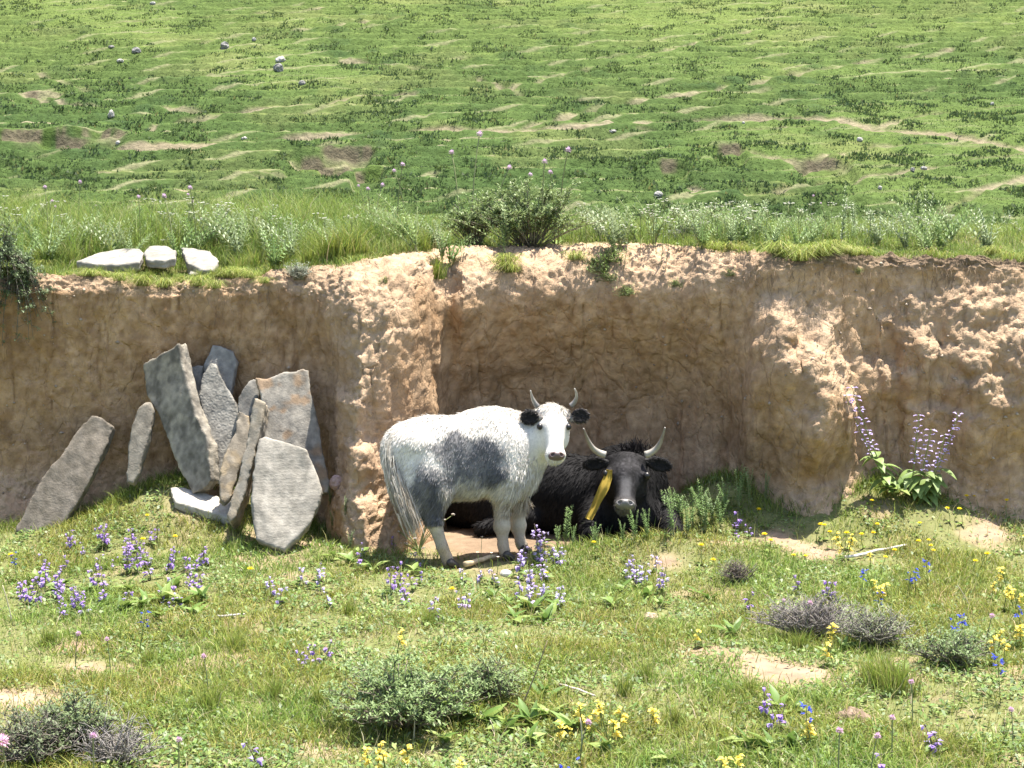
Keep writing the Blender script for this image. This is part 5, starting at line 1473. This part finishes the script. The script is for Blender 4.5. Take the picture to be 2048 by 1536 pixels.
for p in [Z5(*q) for q in [(860, 125), (793, 220), (980, 235), (433, 290), (490, 280), (303, 340), (270, 390), (290, 385), (1120, 345), (1355, 205), (1260, 260), (1335, 290)]] + [Z9(*q) for q in [(440, 140), (985, 170), (1115, 150), (1128, 190), (795, 240), (540, 245), (1050, 230), (1210, 250), (350, 255), (280, 410), (290, 250), (270, 195), (1570, 310), (1680, 350)]] + [(1655, 405), (1690, 420), (1610, 390)]:
    k, hh = on_ledge(*p, .75)
    place(R_.choice(pl_), 'globe_flower', k, rv(0, 6.28), max(.3, hh / .37), 'lilac globe flower on a tall stem along the top of the bank', 'flower', 'lilac globes on the bank')
# --- white yarrow on the ledge
yw_ = [yarrow(rv(.2, .28)) for _ in range(6)]
for (x0, x1, y0, y1, n_, wh) in [(1300, 1480, 405, 455, 34, 'above the silvery cushion at the hollow rim'), (1420, 1700, 405, 445, 22, 'above the tufted bank edge past the hollow'), (1700, 2040, 428, 465, 24, 'above the crumbling bank face'), (300, 460, 372, 425, 22, 'behind the flat pale stones'),
                               (0, 160, 378, 420, 9, 'by the dark hanging bush'), (310, 360, 462, 485, 4, 'touching the flat pale stones'), (1120, 1300, 405, 450, 10, 'beside the grey green bank bush'), (500, 700, 395, 440, 8, 'among the tall grass clumps of the bank top')]:
    for i in range(n_):
        k, hh = on_ledge(rv(x0, x1), rv(y0, y1), .42, (1.1, 2.1) if x0 > 1000 else (1.4, 2.6))
        place(R_.choice(yw_), 'yarrow', k, rv(0, 6.28), min(max(.5, hh / .25), 1.15), 'white flat topped yarrow ' + wh, 'flower', 'yarrow ' + wh)
# --- feathery plants
fe_ = [feather(rv(.22, .30), c, 7, .75, .042, .30, 16, l) for c, l in [((.25, .32, .15), -.3), ((.20, .29, .10), .2), ((.27, .33, .18), -.5), ((.18, .27, .085), .3), ((.23, .31, .13), .0), ((.21, .29, .10), -.6)]]
FE = [(40, 450), (110, 440), (170, 430), (230, 430), (290, 440), (470, 450), (500, 470), (530, 440), (560, 480), (600, 460), (640, 470), (585, 430), (450, 430), (690, 450), (760, 470), (800, 480), (830, 460), (420, 450), (130, 400), (350, 430), (20, 480), (500, 500),
      (860, 420), (900, 400), (1010, 470), (1040, 460), (1400, 450), (1450, 455), (1350, 440), (1760, 445), (1900, 450), (1980, 455), (1560, 450), (730, 430), (390, 470), (70, 410), (200, 400), (260, 400), (650, 425)]
for px, py in FE + [(a + rv(-25, 25), b + rv(-25, 15)) for a, b in FE[:28]] + [(rv(1180, 2040), rv(440, 470)) for _ in range(26)]:
    k, hh = on_ledge(px, py - 30, .3, (1.55, 2.4) if 110 < px < 470 else (1.1, 2.2))
    wh = 'by the dark hanging bush' if px < 120 else 'behind the flat pale stones' if px < 400 else 'beside the cracked flat stone' if px < 580 else 'near the tall grass clumps' if px < 780 else 'by the bushes above the hollow' if px < 1200 else 'above the silvery cushion by the hollow' if px < 1450 else 'above the tufted edge past the hollow' if px < 1680 else 'near the pale leafy spires' if px < 1880 else 'above the crumbling far end of the face'
    place(R_.choice(fe_), 'feathery_plant', k, rv(-.8, .8), rv(.8, 1.4) * (1 if px < 900 else 1.0), 'silvery green feathery plant on the bank ' + wh, 'plant', 'feathery plants ' + wh)
for i, (px, py) in enumerate([(1685, 400), (1820, 395), (1855, 400), (1710, 420)]):
    k, hh = on_ledge(px, py, .55, (1.6, 2.4))
    place(feather(max(hh, .2) + .12, (.30, .37, .2), 3, .22, .04, .26, 20), 'leafy_spire', k, rv(0, 6), 1, 'upright pale leafy spire standing above the yarrow on the bank', 'plant', 'pale leafy spires')
wl_ = [feather(rv(.2, .28), (.17, .27, .09), 4, .32, .026, .34, 20) for _ in range(4)]
for px, py, s in [(1345, 1075, 1.0), (1385, 1060, 1.1), (1365, 1050, 1.0), (1410, 1065, 1.0), (1330, 1065, 1.1), (1355, 1060, 1.0), (1400, 1050, 1.2), (1425, 1045, 1.0), (1475, 1020, 1.0), (1500, 1015, .9), (1375, 1075, 1.0), (1440, 1060, .9), (1310, 1050, 1.2), (1295, 1080, .8), (1270, 1085, .7), (1245, 1085, .6), (1530, 1005, .8), (1450, 1030, 1.0)]:
    place(R_.choice(wl_), 'willow_herb', cast(px, py)[0], rv(0, 6), s * rv(.9, 1.1), 'bright green narrow leaved plant clustered beside the black yak', 'plant', 'green plants beside the black yak')
for px, py, s in [(1130, 1095, 1.1), (1115, 1100, .7), (1160, 1090, .6), (1190, 1092, .7), (1215, 1088, .5), (1145, 1100, .6)]:
    place(R_.choice(wl_), 'willow_herb', cast(px, py)[0], rv(0, 6), s, 'slender green leafy stem rising between the two yaks', 'plant', 'stems between the yaks')
for px, py, s in [(665, 1060, .6), (690, 1030, .5), (640, 1080, .5), (700, 1100, .5), (660, 1010, .5)]:
    place(R_.choice(wl_), 'willow_herb', cast(px, py)[0], rv(0, 6), s, 'low green leafy plant beside the rounded slab', 'plant', 'green plants by the rounded slab')
# --- umbel with thin branching stems in front of the yak's hind leg
st, fl = MB(), MB()
kb = cast(838, 1105)[0]
for (hx, hy_) in [(757, 1037), (773, 1031), (800, 1033), (815, 1035), (853, 1045), (872, 1044), (887, 1039), (907, 1029), (875, 1014), (868, 1018), (795, 1063), (828, 1077), (800, 1086), (813, 1087), (760, 1075), (846, 1096)]:
    tgt = P(hx, hy_, kb[1] - .03) - kb
    knee = np.array([tgt[0] * .25, 0, tgt[2] * .55])
    st.tube(bez([(rv(-.01, .01), 0, 0), knee, tgt], 6), np.linspace(.0034, .002, 6), jc((.26, .29, .13), .15))
    for m_ in range(6):
        fl.blob(tgt + np.array([rv(-.011, .011), rv(-.006, .006), rv(-.002, .004)]), (.007, .007, .004), jc((.68, .62, .55), .15))
place([('stem', st.mesh('stem', M_TWIG), None), ('flower_heads', fl.mesh('flower_heads', M_PETAL, False), None)], 'umbel_plant', kb, 0, 1, 'thin branching plant with tiny whitish heads before the white yak\'s hind leg', 'plant')
for i, (hx, hy_, bx_, by_) in enumerate([(964, 1074, 962, 1125), (983, 1106, 980, 1140), (996, 1114, 995, 1145), (955, 1105, 958, 1140)]):
    k = cast(bx_, by_)[0]; t = P(hx, hy_, k[1]) - k; st, fl = MB(), MB()
    st.tube(bez([(0, 0, 0), (.0, 0, t[2] * .5), t], 5), .0014, (.2, .25, .1))
    for m_ in range(9):
        a = m_ * .7; fl.leaf(t, (math.cos(a), math.sin(a), .3), .011, .006, (.75, .68, .68), 0, .1, seg=2)
    fl.blob(t, (.006, .006, .004), (.7, .6, .4))
    place([('stem', st.mesh('stem', M_TWIG), None), ('flower', fl.mesh('flower', M_PETAL, False), None)], 'daisy', k, 0, 1, 'tiny whitish daisy on a thin stem under the white yak', 'flower', 'daisies under the yak')
# --- broad leaved plants
def ros(lst, label, group):
    for px, py, n_, L in lst:
        rosette('broadleaf_plant', cast(px, py)[0] + np.array([0, 0, .012]), int(n_ * 1.3), L * .82, label, group)
ros([(215, 1215, 7, .11), (250, 1225, 8, .12), (290, 1220, 8, .13), (330, 1210, 8, .13), (370, 1215, 8, .13), (410, 1205, 7, .12), (320, 1240, 6, .1), (180, 1190, 6, .1), (130, 1175, 5, .1), (75, 1165, 5, .11), (260, 1185, 6, .11), (390, 1235, 6, .1), (350, 1180, 6, .12)], 'broad bright leaves at the foot of the violet sage patch', 'broad leaves below the slabs')
ros([(700, 1130, 7, .11), (745, 1145, 6, .1), (670, 1120, 5, .09), (830, 1150, 5, .09), (720, 1115, 6, .1)], 'broad green leaves at the buttress foot by the yak\'s hind leg', 'broad leaves by the buttress')
ros([(1020, 1215, 7, .12), (1060, 1225, 8, .14), (1090, 1245, 8, .14), (1030, 1245, 7, .12), (1110, 1220, 6, .1), (985, 1200, 5, .1)], 'broad yellowish leaves below the lavender sage patch', 'broad leaves below the lavender sage')
ros([(1245, 1190, 7, .12), (1290, 1200, 7, .12), (1320, 1215, 5, .1), (1225, 1215, 5, .1)], 'broad leaves beside the small tan stone', 'broad leaves by the tan stone')
ros([(920, 1440, 7, .14), (965, 1455, 8, .14), (1010, 1465, 8, .14), (1060, 1450, 8, .14), (1100, 1440, 8, .14), (1140, 1470, 7, .13), (800, 1450, 6, .12), (880, 1420, 6, .12), (1090, 1400, 6, .11), (890, 1490, 6, .11), (1150, 1440, 6, .12), (1060, 1490, 6, .1)], 'broad fresh leaves round the green bush in the near meadow', 'broad leaves round the green bush')
ros([(1465, 1275, 8, .13), (1420, 1205, 6, .1), (1390, 1195, 6, .1)], 'broad leaves beside the grey twiggy bush', 'broad leaves by the grey bush')
ros([(1500, 1495, 7, .13), (1540, 1510, 8, .13), (1590, 1500, 7, .13), (1560, 1425, 6, .12), (1590, 1435, 5, .1), (1330, 1530, 6, .1), (1215, 1515, 6, .1)], 'broad leaves near the lumpy clod in the near meadow', 'broad leaves by the clod')
ros([(1780, 1290, 6, .11), (1690, 1300, 6, .1), (1810, 1350, 5, .1), (1730, 1290, 6, .1)], 'broad leaves in the tall grass past the grey bush', 'broad leaves past the grey bush')
# --- shrubs
k = cast(815, 1455)[0]
place(shrub(.70, .27, 80, 7000, (.175, .245, .09), (.19, .16, .12), .021, 3, .55), 'green_bush', k, 0, 1, 'low rounded green bush of tiny leaves in the near meadow', 'bush')
k = cast(985, 1400)[0]
place(shrub(.30, .18, 36, 2000, (.175, .24, .09), (.18, .15, .12), .019, 3, .3), 'green_bush', k, 0, 1, 'small sparse green bush adjoining the larger rounded green bush', 'bush')
k = cast(1620, 1275)[0]
place(shrub(.56, .20, 150, 500, (.17, .19, .12), (.24, .215, .195), .010, 4, .4), 'twiggy_bush', k, 0, 1, 'low grey twiggy bush in the sunny meadow', 'bush')
k = cast(1745, 1290)[0]
place(shrub(.40, .17, 90, 1300, (.18, .225, .10), (.24, .22, .19), .014, 3, .3), 'twiggy_bush', k, 0, 1, 'half green twiggy bush adjoining the low grey one', 'bush')
k = cast(1480, 1165)[0]
place(shrub(.20, .12, 40, 60, (.15, .17, .09), (.15, .125, .105), .009, 3, .15), 'twiggy_bush', k, 0, 1, 'small dark dead bush by the bare soil patch', 'bush')
k = cast(150, 1500)[0]
place(shrub(.40, .21, 60, 3000, (.15, .20, .085), (.14, .12, .10), .018, 3, .35), 'dark_bush', k, 0, 1, 'dark bush with small leaves at the near edge of the meadow', 'bush')
k = cast(60, 1530)[0]
place(shrub(.38, .20, 70, 1600, (.14, .17, .09), (.16, .135, .115), .017, 3, .35), 'dark_bush', k, 0, 1, 'dark twiggy bush under the pink thistle head', 'bush')
k = cast(235, 1530)[0]
place(shrub(.34, .16, 70, 120, (.14, .16, .1), (.24, .22, .20), .010, 3, .3), 'twiggy_bush', k, 0, 1, 'grey leafless twig bush beside the dark bushes', 'bush')
k = cast(1900, 1330)[0]
place(shrub(.46, .14, 50, 2200, (.16, .225, .085), (.17, .15, .12), .018, 2, .3), 'green_bush', k, 0, 1, 'flat green bush near the blue larkspurs', 'bush')
Yb = 1.75
p = P(1060, 470, Yb); k = np.array([p[0], Yb, drop(p[0], Yb, (T_B,))])
place(shrub(1.15, .46, 70, 8500, (.205, .265, .105), (.22, .20, .15), .028, 3, .6), 'ledge_bush', k, 0, 1, 'grey green bush on top of the bank above the hollow', 'bush')
p = P(950, 450, 1.9); k = np.array([p[0], 1.9, drop(p[0], 1.9, (T_B,))])
place(shrub(.50, .36, 50, 3600, (.19, .255, .09), (.2, .18, .13), .026, 3, .4), 'ledge_bush', k, 0, 1, 'greener leafy bush beside the grey green bush on the bank', 'bush')
k = cast(15, 560)[0]
place(shrub(.62, .34, 80, 6500, (.13, .175, .085), (.15, .13, .10), .022, 3, .5, drp=1.6), 'hanging_bush', k + np.array([-.02, -.02, .16]), 0, 1, 'dark bush hanging down over the bank', 'bush')
k = cast(50, 620)[0]
place(shrub(.40, .30, 50, 3200, (.125, .17, .08), (.15, .13, .10), .021, 3, .3, drp=1.8), 'hanging_bush', k + np.array([-.05, .02, .18]), 0, 1, 'lower sprays of dark foliage trailing down the bank face', 'bush')
for px, py, w_, h_, c in [(1365, 480, .24, .10, (.30, .34, .28)), (597, 553, .15, .08, (.28, .33, .26))]:
    k = cast(px, py + 6)[0]
    place(shrub(w_, h_, 40, 700, c, (.25, .24, .18), .012, 2), 'silver_cushion', k, 0, 1, 'silvery grey cushion plant on the rim ' + ('above the hollow' if px > 1000 else 'near the flat pale stones'), 'plant')
# --- grass tufts and herbs on the rim and face of the bank
def tuft(n_, h, hang, seed):
    r = np.random.default_rng(seed)
    global rng
    old = rng; rng = r
    pts = np.stack([r.normal(size=n_) * .03, r.normal(size=n_) * .02, np.zeros(n_)], -1)
    az = -np.pi / 2 + r.normal(size=n_) * (.8 if hang else 2.5)
    v, q, t, c = blades(pts, h * (.5 + .7 * r.random(n_)), .003 + .002 * r.random(n_), (.7 + 1.2 * r.random(n_)) if hang else .15 + .6 * r.random(n_), grass_col(n_, [.3, .3, .2, .1, .06, .04]), az=az, curve_=1.5 if hang else .5)
    rng = old
    return [('blades', mesh_np('blades', v, [q, t], np.clip(c, .01, .9), M_GRASS, False), 'stuff')]
th_ = [tuft(170, .13, True, 300 + i) for i in range(4)]; tu_ = [tuft(150, .16, False, 320 + i) for i in range(4)]
for px, py, s in [(285, 575, 1.1), (240, 565, .8), (330, 578, 1.0), (395, 575, 1.1), (430, 580, .9), (180, 555, .8), (90, 540, .9), (500, 560, .8), (530, 570, .7)]:
    k = cast(px, py)[0]; place(R_.choice(th_), 'grass_tuft', k + np.array([0, .01, .01]), rv(-.4, .4), s * .8, 'grass tuft drooping over the bank edge below the flat pale stones', 'grass tuft', 'tufts below the flat stones')
for px, py, s in [(1010, 530, 1.0), (1022, 545, .9), (1150, 520, .8)]:
    k = cast(px, py)[0]; place(R_.choice(th_), 'grass_tuft', k + np.array([0, .01, .0]), rv(-.4, .4), s, 'lone grass tuft on the bare sunny rim above the hollow', 'grass tuft', 'tufts above the hollow')
for px, py, s in [(1555, 520, 1.0), (1600, 535, .9), (1640, 525, 1.1), (1660, 515, .9), (1575, 505, .9), (1985, 525, .8), (1960, 515, .7), (1470, 490, .8), (1440, 485, .8), (1880, 505, .6), (1780, 505, .6)]:
    k = cast(px, py - 10)[0]; place(R_.choice(th_), 'grass_tuft', k + np.array([0, .01, .01]), rv(-.4, .4), s, 'grass tuft on the bank edge beside the bare crumbling face', 'grass tuft', 'tufts by the crumbling face')
for px, py, s in [(640, 500, 1.4), (670, 505, 1.6), (700, 500, 1.5), (660, 480, 1.5), (690, 475, 1.6), (620, 510, 1.1), (470, 530, 1.0), (500, 530, 1.1), (730, 515, 1.0), (80, 520, 1.0), (45, 510, 1.0), (840, 480, 1.0), (875, 470, 1.1), (560, 520, 1.0), (230, 520, .8), (110, 525, .9)]:
    p = P(px, py, 1.1); Y = 1.05 + rv(0, .35)
    wh = 'by the dark hanging bush' if px < 150 else 'beside the flat pale stones' if px < 480 else 'near the silvery cushion' if px < 600 else 'thickest of the bank top' if px < 720 else 'where the bare sunny rim begins'
    place(R_.choice(tu_), 'grass_tuft', (p[0], Y, drop(p[0], Y, (T_B,)) - .005), rv(0, 6), s, 'tall upright grass clump ' + wh, 'grass tuft', 'upright clumps ' + wh)
for px in (165, 200, 235, 262, 300, 330, 362, 395, 425, 440):
    p = P(px, 535, 1.02); Y = rv(.99, 1.05); place(R_.choice(tu_), 'grass_tuft', (p[0], Y, drop(p[0], Y, (T_B,)) - .005), rv(0, 6), rv(.4, .6), 'short grass tuft standing in front of the flat pale stones', 'grass tuft', 'tufts before the flat stones')
hb_ = [shrub(.16, .09, 26, 420, (.19, .27, .07), (.2, .2, .1), .016, 1, drp=.5) for _ in range(2)]
for px, py, s in [(1205, 540, 1.2), (1225, 520, 1.1), (1215, 560, .9), (1252, 590, .8), (1355, 572, .6), (1185, 530, .7), (770, 565, .5), (1460, 550, .5), (1715, 545, .5)]:
    k = cast(px, py)[0]; place(R_.choice(hb_), 'rim_herb', k + np.array([0, .012, -.01]), rv(0, 6), s, 'small bright green herb rooted in the bare face of the bank', 'plant', 'herbs on the bank face')
for px, py, s in [(1780, 1370, 1.3), (1760, 1380, 1.5), (1800, 1390, 1.4), (1740, 1360, 1.0), (1900, 1290, 1.0), (1600, 1300, .9), (640, 1410, .9), (1250, 1390, .9), (1290, 1360, .8), (470, 1300, .9), (550, 1400, .9), (420, 1420, 1.0), (100, 1290, .9), (300, 1330, .8), (1500, 1390, .8), (1350, 1450, .8), (700, 1230, .8), (860, 1250, .8)]:
    wh = 'below the half green twiggy bush' if px > 1700 else 'round the sandy patch past the green bush' if px > 1300 else 'between the green bush and the sandy patch' if px > 1200 else 'close round the large green bush' if px > 600 else 'between the sage patch and the dark bushes'
    place(R_.choice(tu_), 'grass_tuft', cast(px, py)[0] - np.array([0, 0, .004]), rv(0, 6), s * .8, 'fresh green grass clump ' + wh, 'grass tuft', 'clumps ' + wh)
# --- sticks
def stick(name, a, b, r, c, label, lift=.01, n_=7, wob=.006):
    k0, k1 = cast(*a)[0], cast(*b)[0]
    t = np.linspace(0, 1, n_)[:, None]; pts = k0 * (1 - t) + k1 * t
    pts[:, 2] = [drop(p[0], p[1], (T_G,)) + r + lift for p in pts]; pts += np.array([[0, rv(-wob, wob), rv(-wob, wob) * .5] for _ in range(n_)])
    pts[:, 2] = np.linspace(pts[0, 2], pts[-1, 2], n_) * .5 + pts[:, 2] * .5
    v, f = tube_mesh(pts, r * np.linspace(1, .7, n_), 7)
    o = v.mean(0); link(name, mesh_np(name, v - o, f, lerp3(c, np.array(c) * .7, rng.random(len(v))), M_WOOD), loc=o, label=label, cat='stick')
stick('dry_stick', (1690, 1122), (1812, 1096), .010, (.62, .57, .50), 'bleached pale stick lying on the grass by the golden flowers')
stick('wood_piece', (930, 1138), (1000, 1118), .017, (.52, .40, .25), 'rough tan piece of wood under the white yak')
stick('dry_stick', (435, 1240), (490, 1234), .007, (.55, .50, .45), 'short pale stick beyond the broad leaves of the violet sage patch')
stick('dry_stick', (1120, 1376), (1190, 1400), .006, (.55, .48, .40), 'thin dry stick between the green bush and the yellow clusters')
stick('dry_stick', (1610, 1450), (1640, 1440), .006, (.52, .46, .38), 'thin dry twig beside the lumpy clod')
# a dead leaning stalk over the green bush
k = cast(1038, 1425)[0]; tp_ = P(1095, 1280, k[1]) - k; st = MB(); st.tube(bez([(0, 0, 0), tp_ * .5 + np.array([.01, 0, 0]), tp_], 7), np.linspace(.004, .002, 7), (.20, .16, .10), 5)
link('dry_stalk', st.mesh('dry_stalk', M_TWIG), loc=k, label='tall leaning dark dry stalk beside the green bush', cat='stalk')
for i, (a, b) in enumerate([((990, 1478), (980, 1440)), ((826, 1485), (828, 1425)), ((1163, 1505), (1160, 1435)), ((1940, 1215), (1915, 1170)), ((236, 470), (240, 385)), ((25, 1250), (5, 1170)), ((0, 0), (0, 0))][:6]):
    if i == 4: continue
    k = cast(*a)[0]; tp_ = P(b[0], b[1], k[1]) - k; st = MB(); st.tube(bez([(0, 0, 0), tp_ * .5 + np.array([.008, 0, 0]), tp_], 6), np.linspace(.0035, .002, 6), (.42, .38, .27), 5)
    link('dry_stalk', st.mesh('dry_stalk', M_TWIG), loc=k, label='pale dry upright stalk in the near meadow', cat='stalk', group='pale dry stalks')
# --- pebbles bedded in the bank face, roots under its rim
wq_ = (np.abs(fc[:, 0]) < 3.5) * (ttq < .6) * (fc[:, 2] > G(fc[:, 0], fc[:, 1])) * sstep(.45, .6, fbm(fc[:, 0] * 1.4, fc[:, 2] * 1.4, .2, 2, 401))
pts, nor, _f = sample_faces(bv, bq, wq_, 420)
pm = MB()
for p, n_ in zip(pts, nor):
    r_ = .004 + .011 * R_.random() ** 3
    pm.blob(p + n_ * r_ * .2, (r_ * rv(.8, 1.6), r_ * rv(.7, 1.2), r_ * rv(.6, 1.1)), jc((.36, .29, .22), .25))
o = link('bedded_pebbles', pm.mesh('bedded_pebbles', M_STONE), bank, kind='stuff')
rm = MB()
for i in range(150):
    px = R_.choice([rv(1490, 1560), rv(1560, 2040), rv(1840, 2040), rv(180, 640)])
    p, n_ = cast(px, rv(520, 560) if px > 1000 else rv(565, 590))
    if p is None or p[1] > 1.6: continue
    L = rv(.04, .16); q = p + n_ * .004
    rm.tube([q, q + np.array([rv(-.02, .02), -.012, -L * .5]), q + np.array([rv(-.04, .04), -.008, -L])], [.0016, .0012, .0007], jc((.24, .18, .12), .3), 3)
link('hanging_roots', rm.mesh('hanging_roots', M_TWIG), bank, kind='stuff')
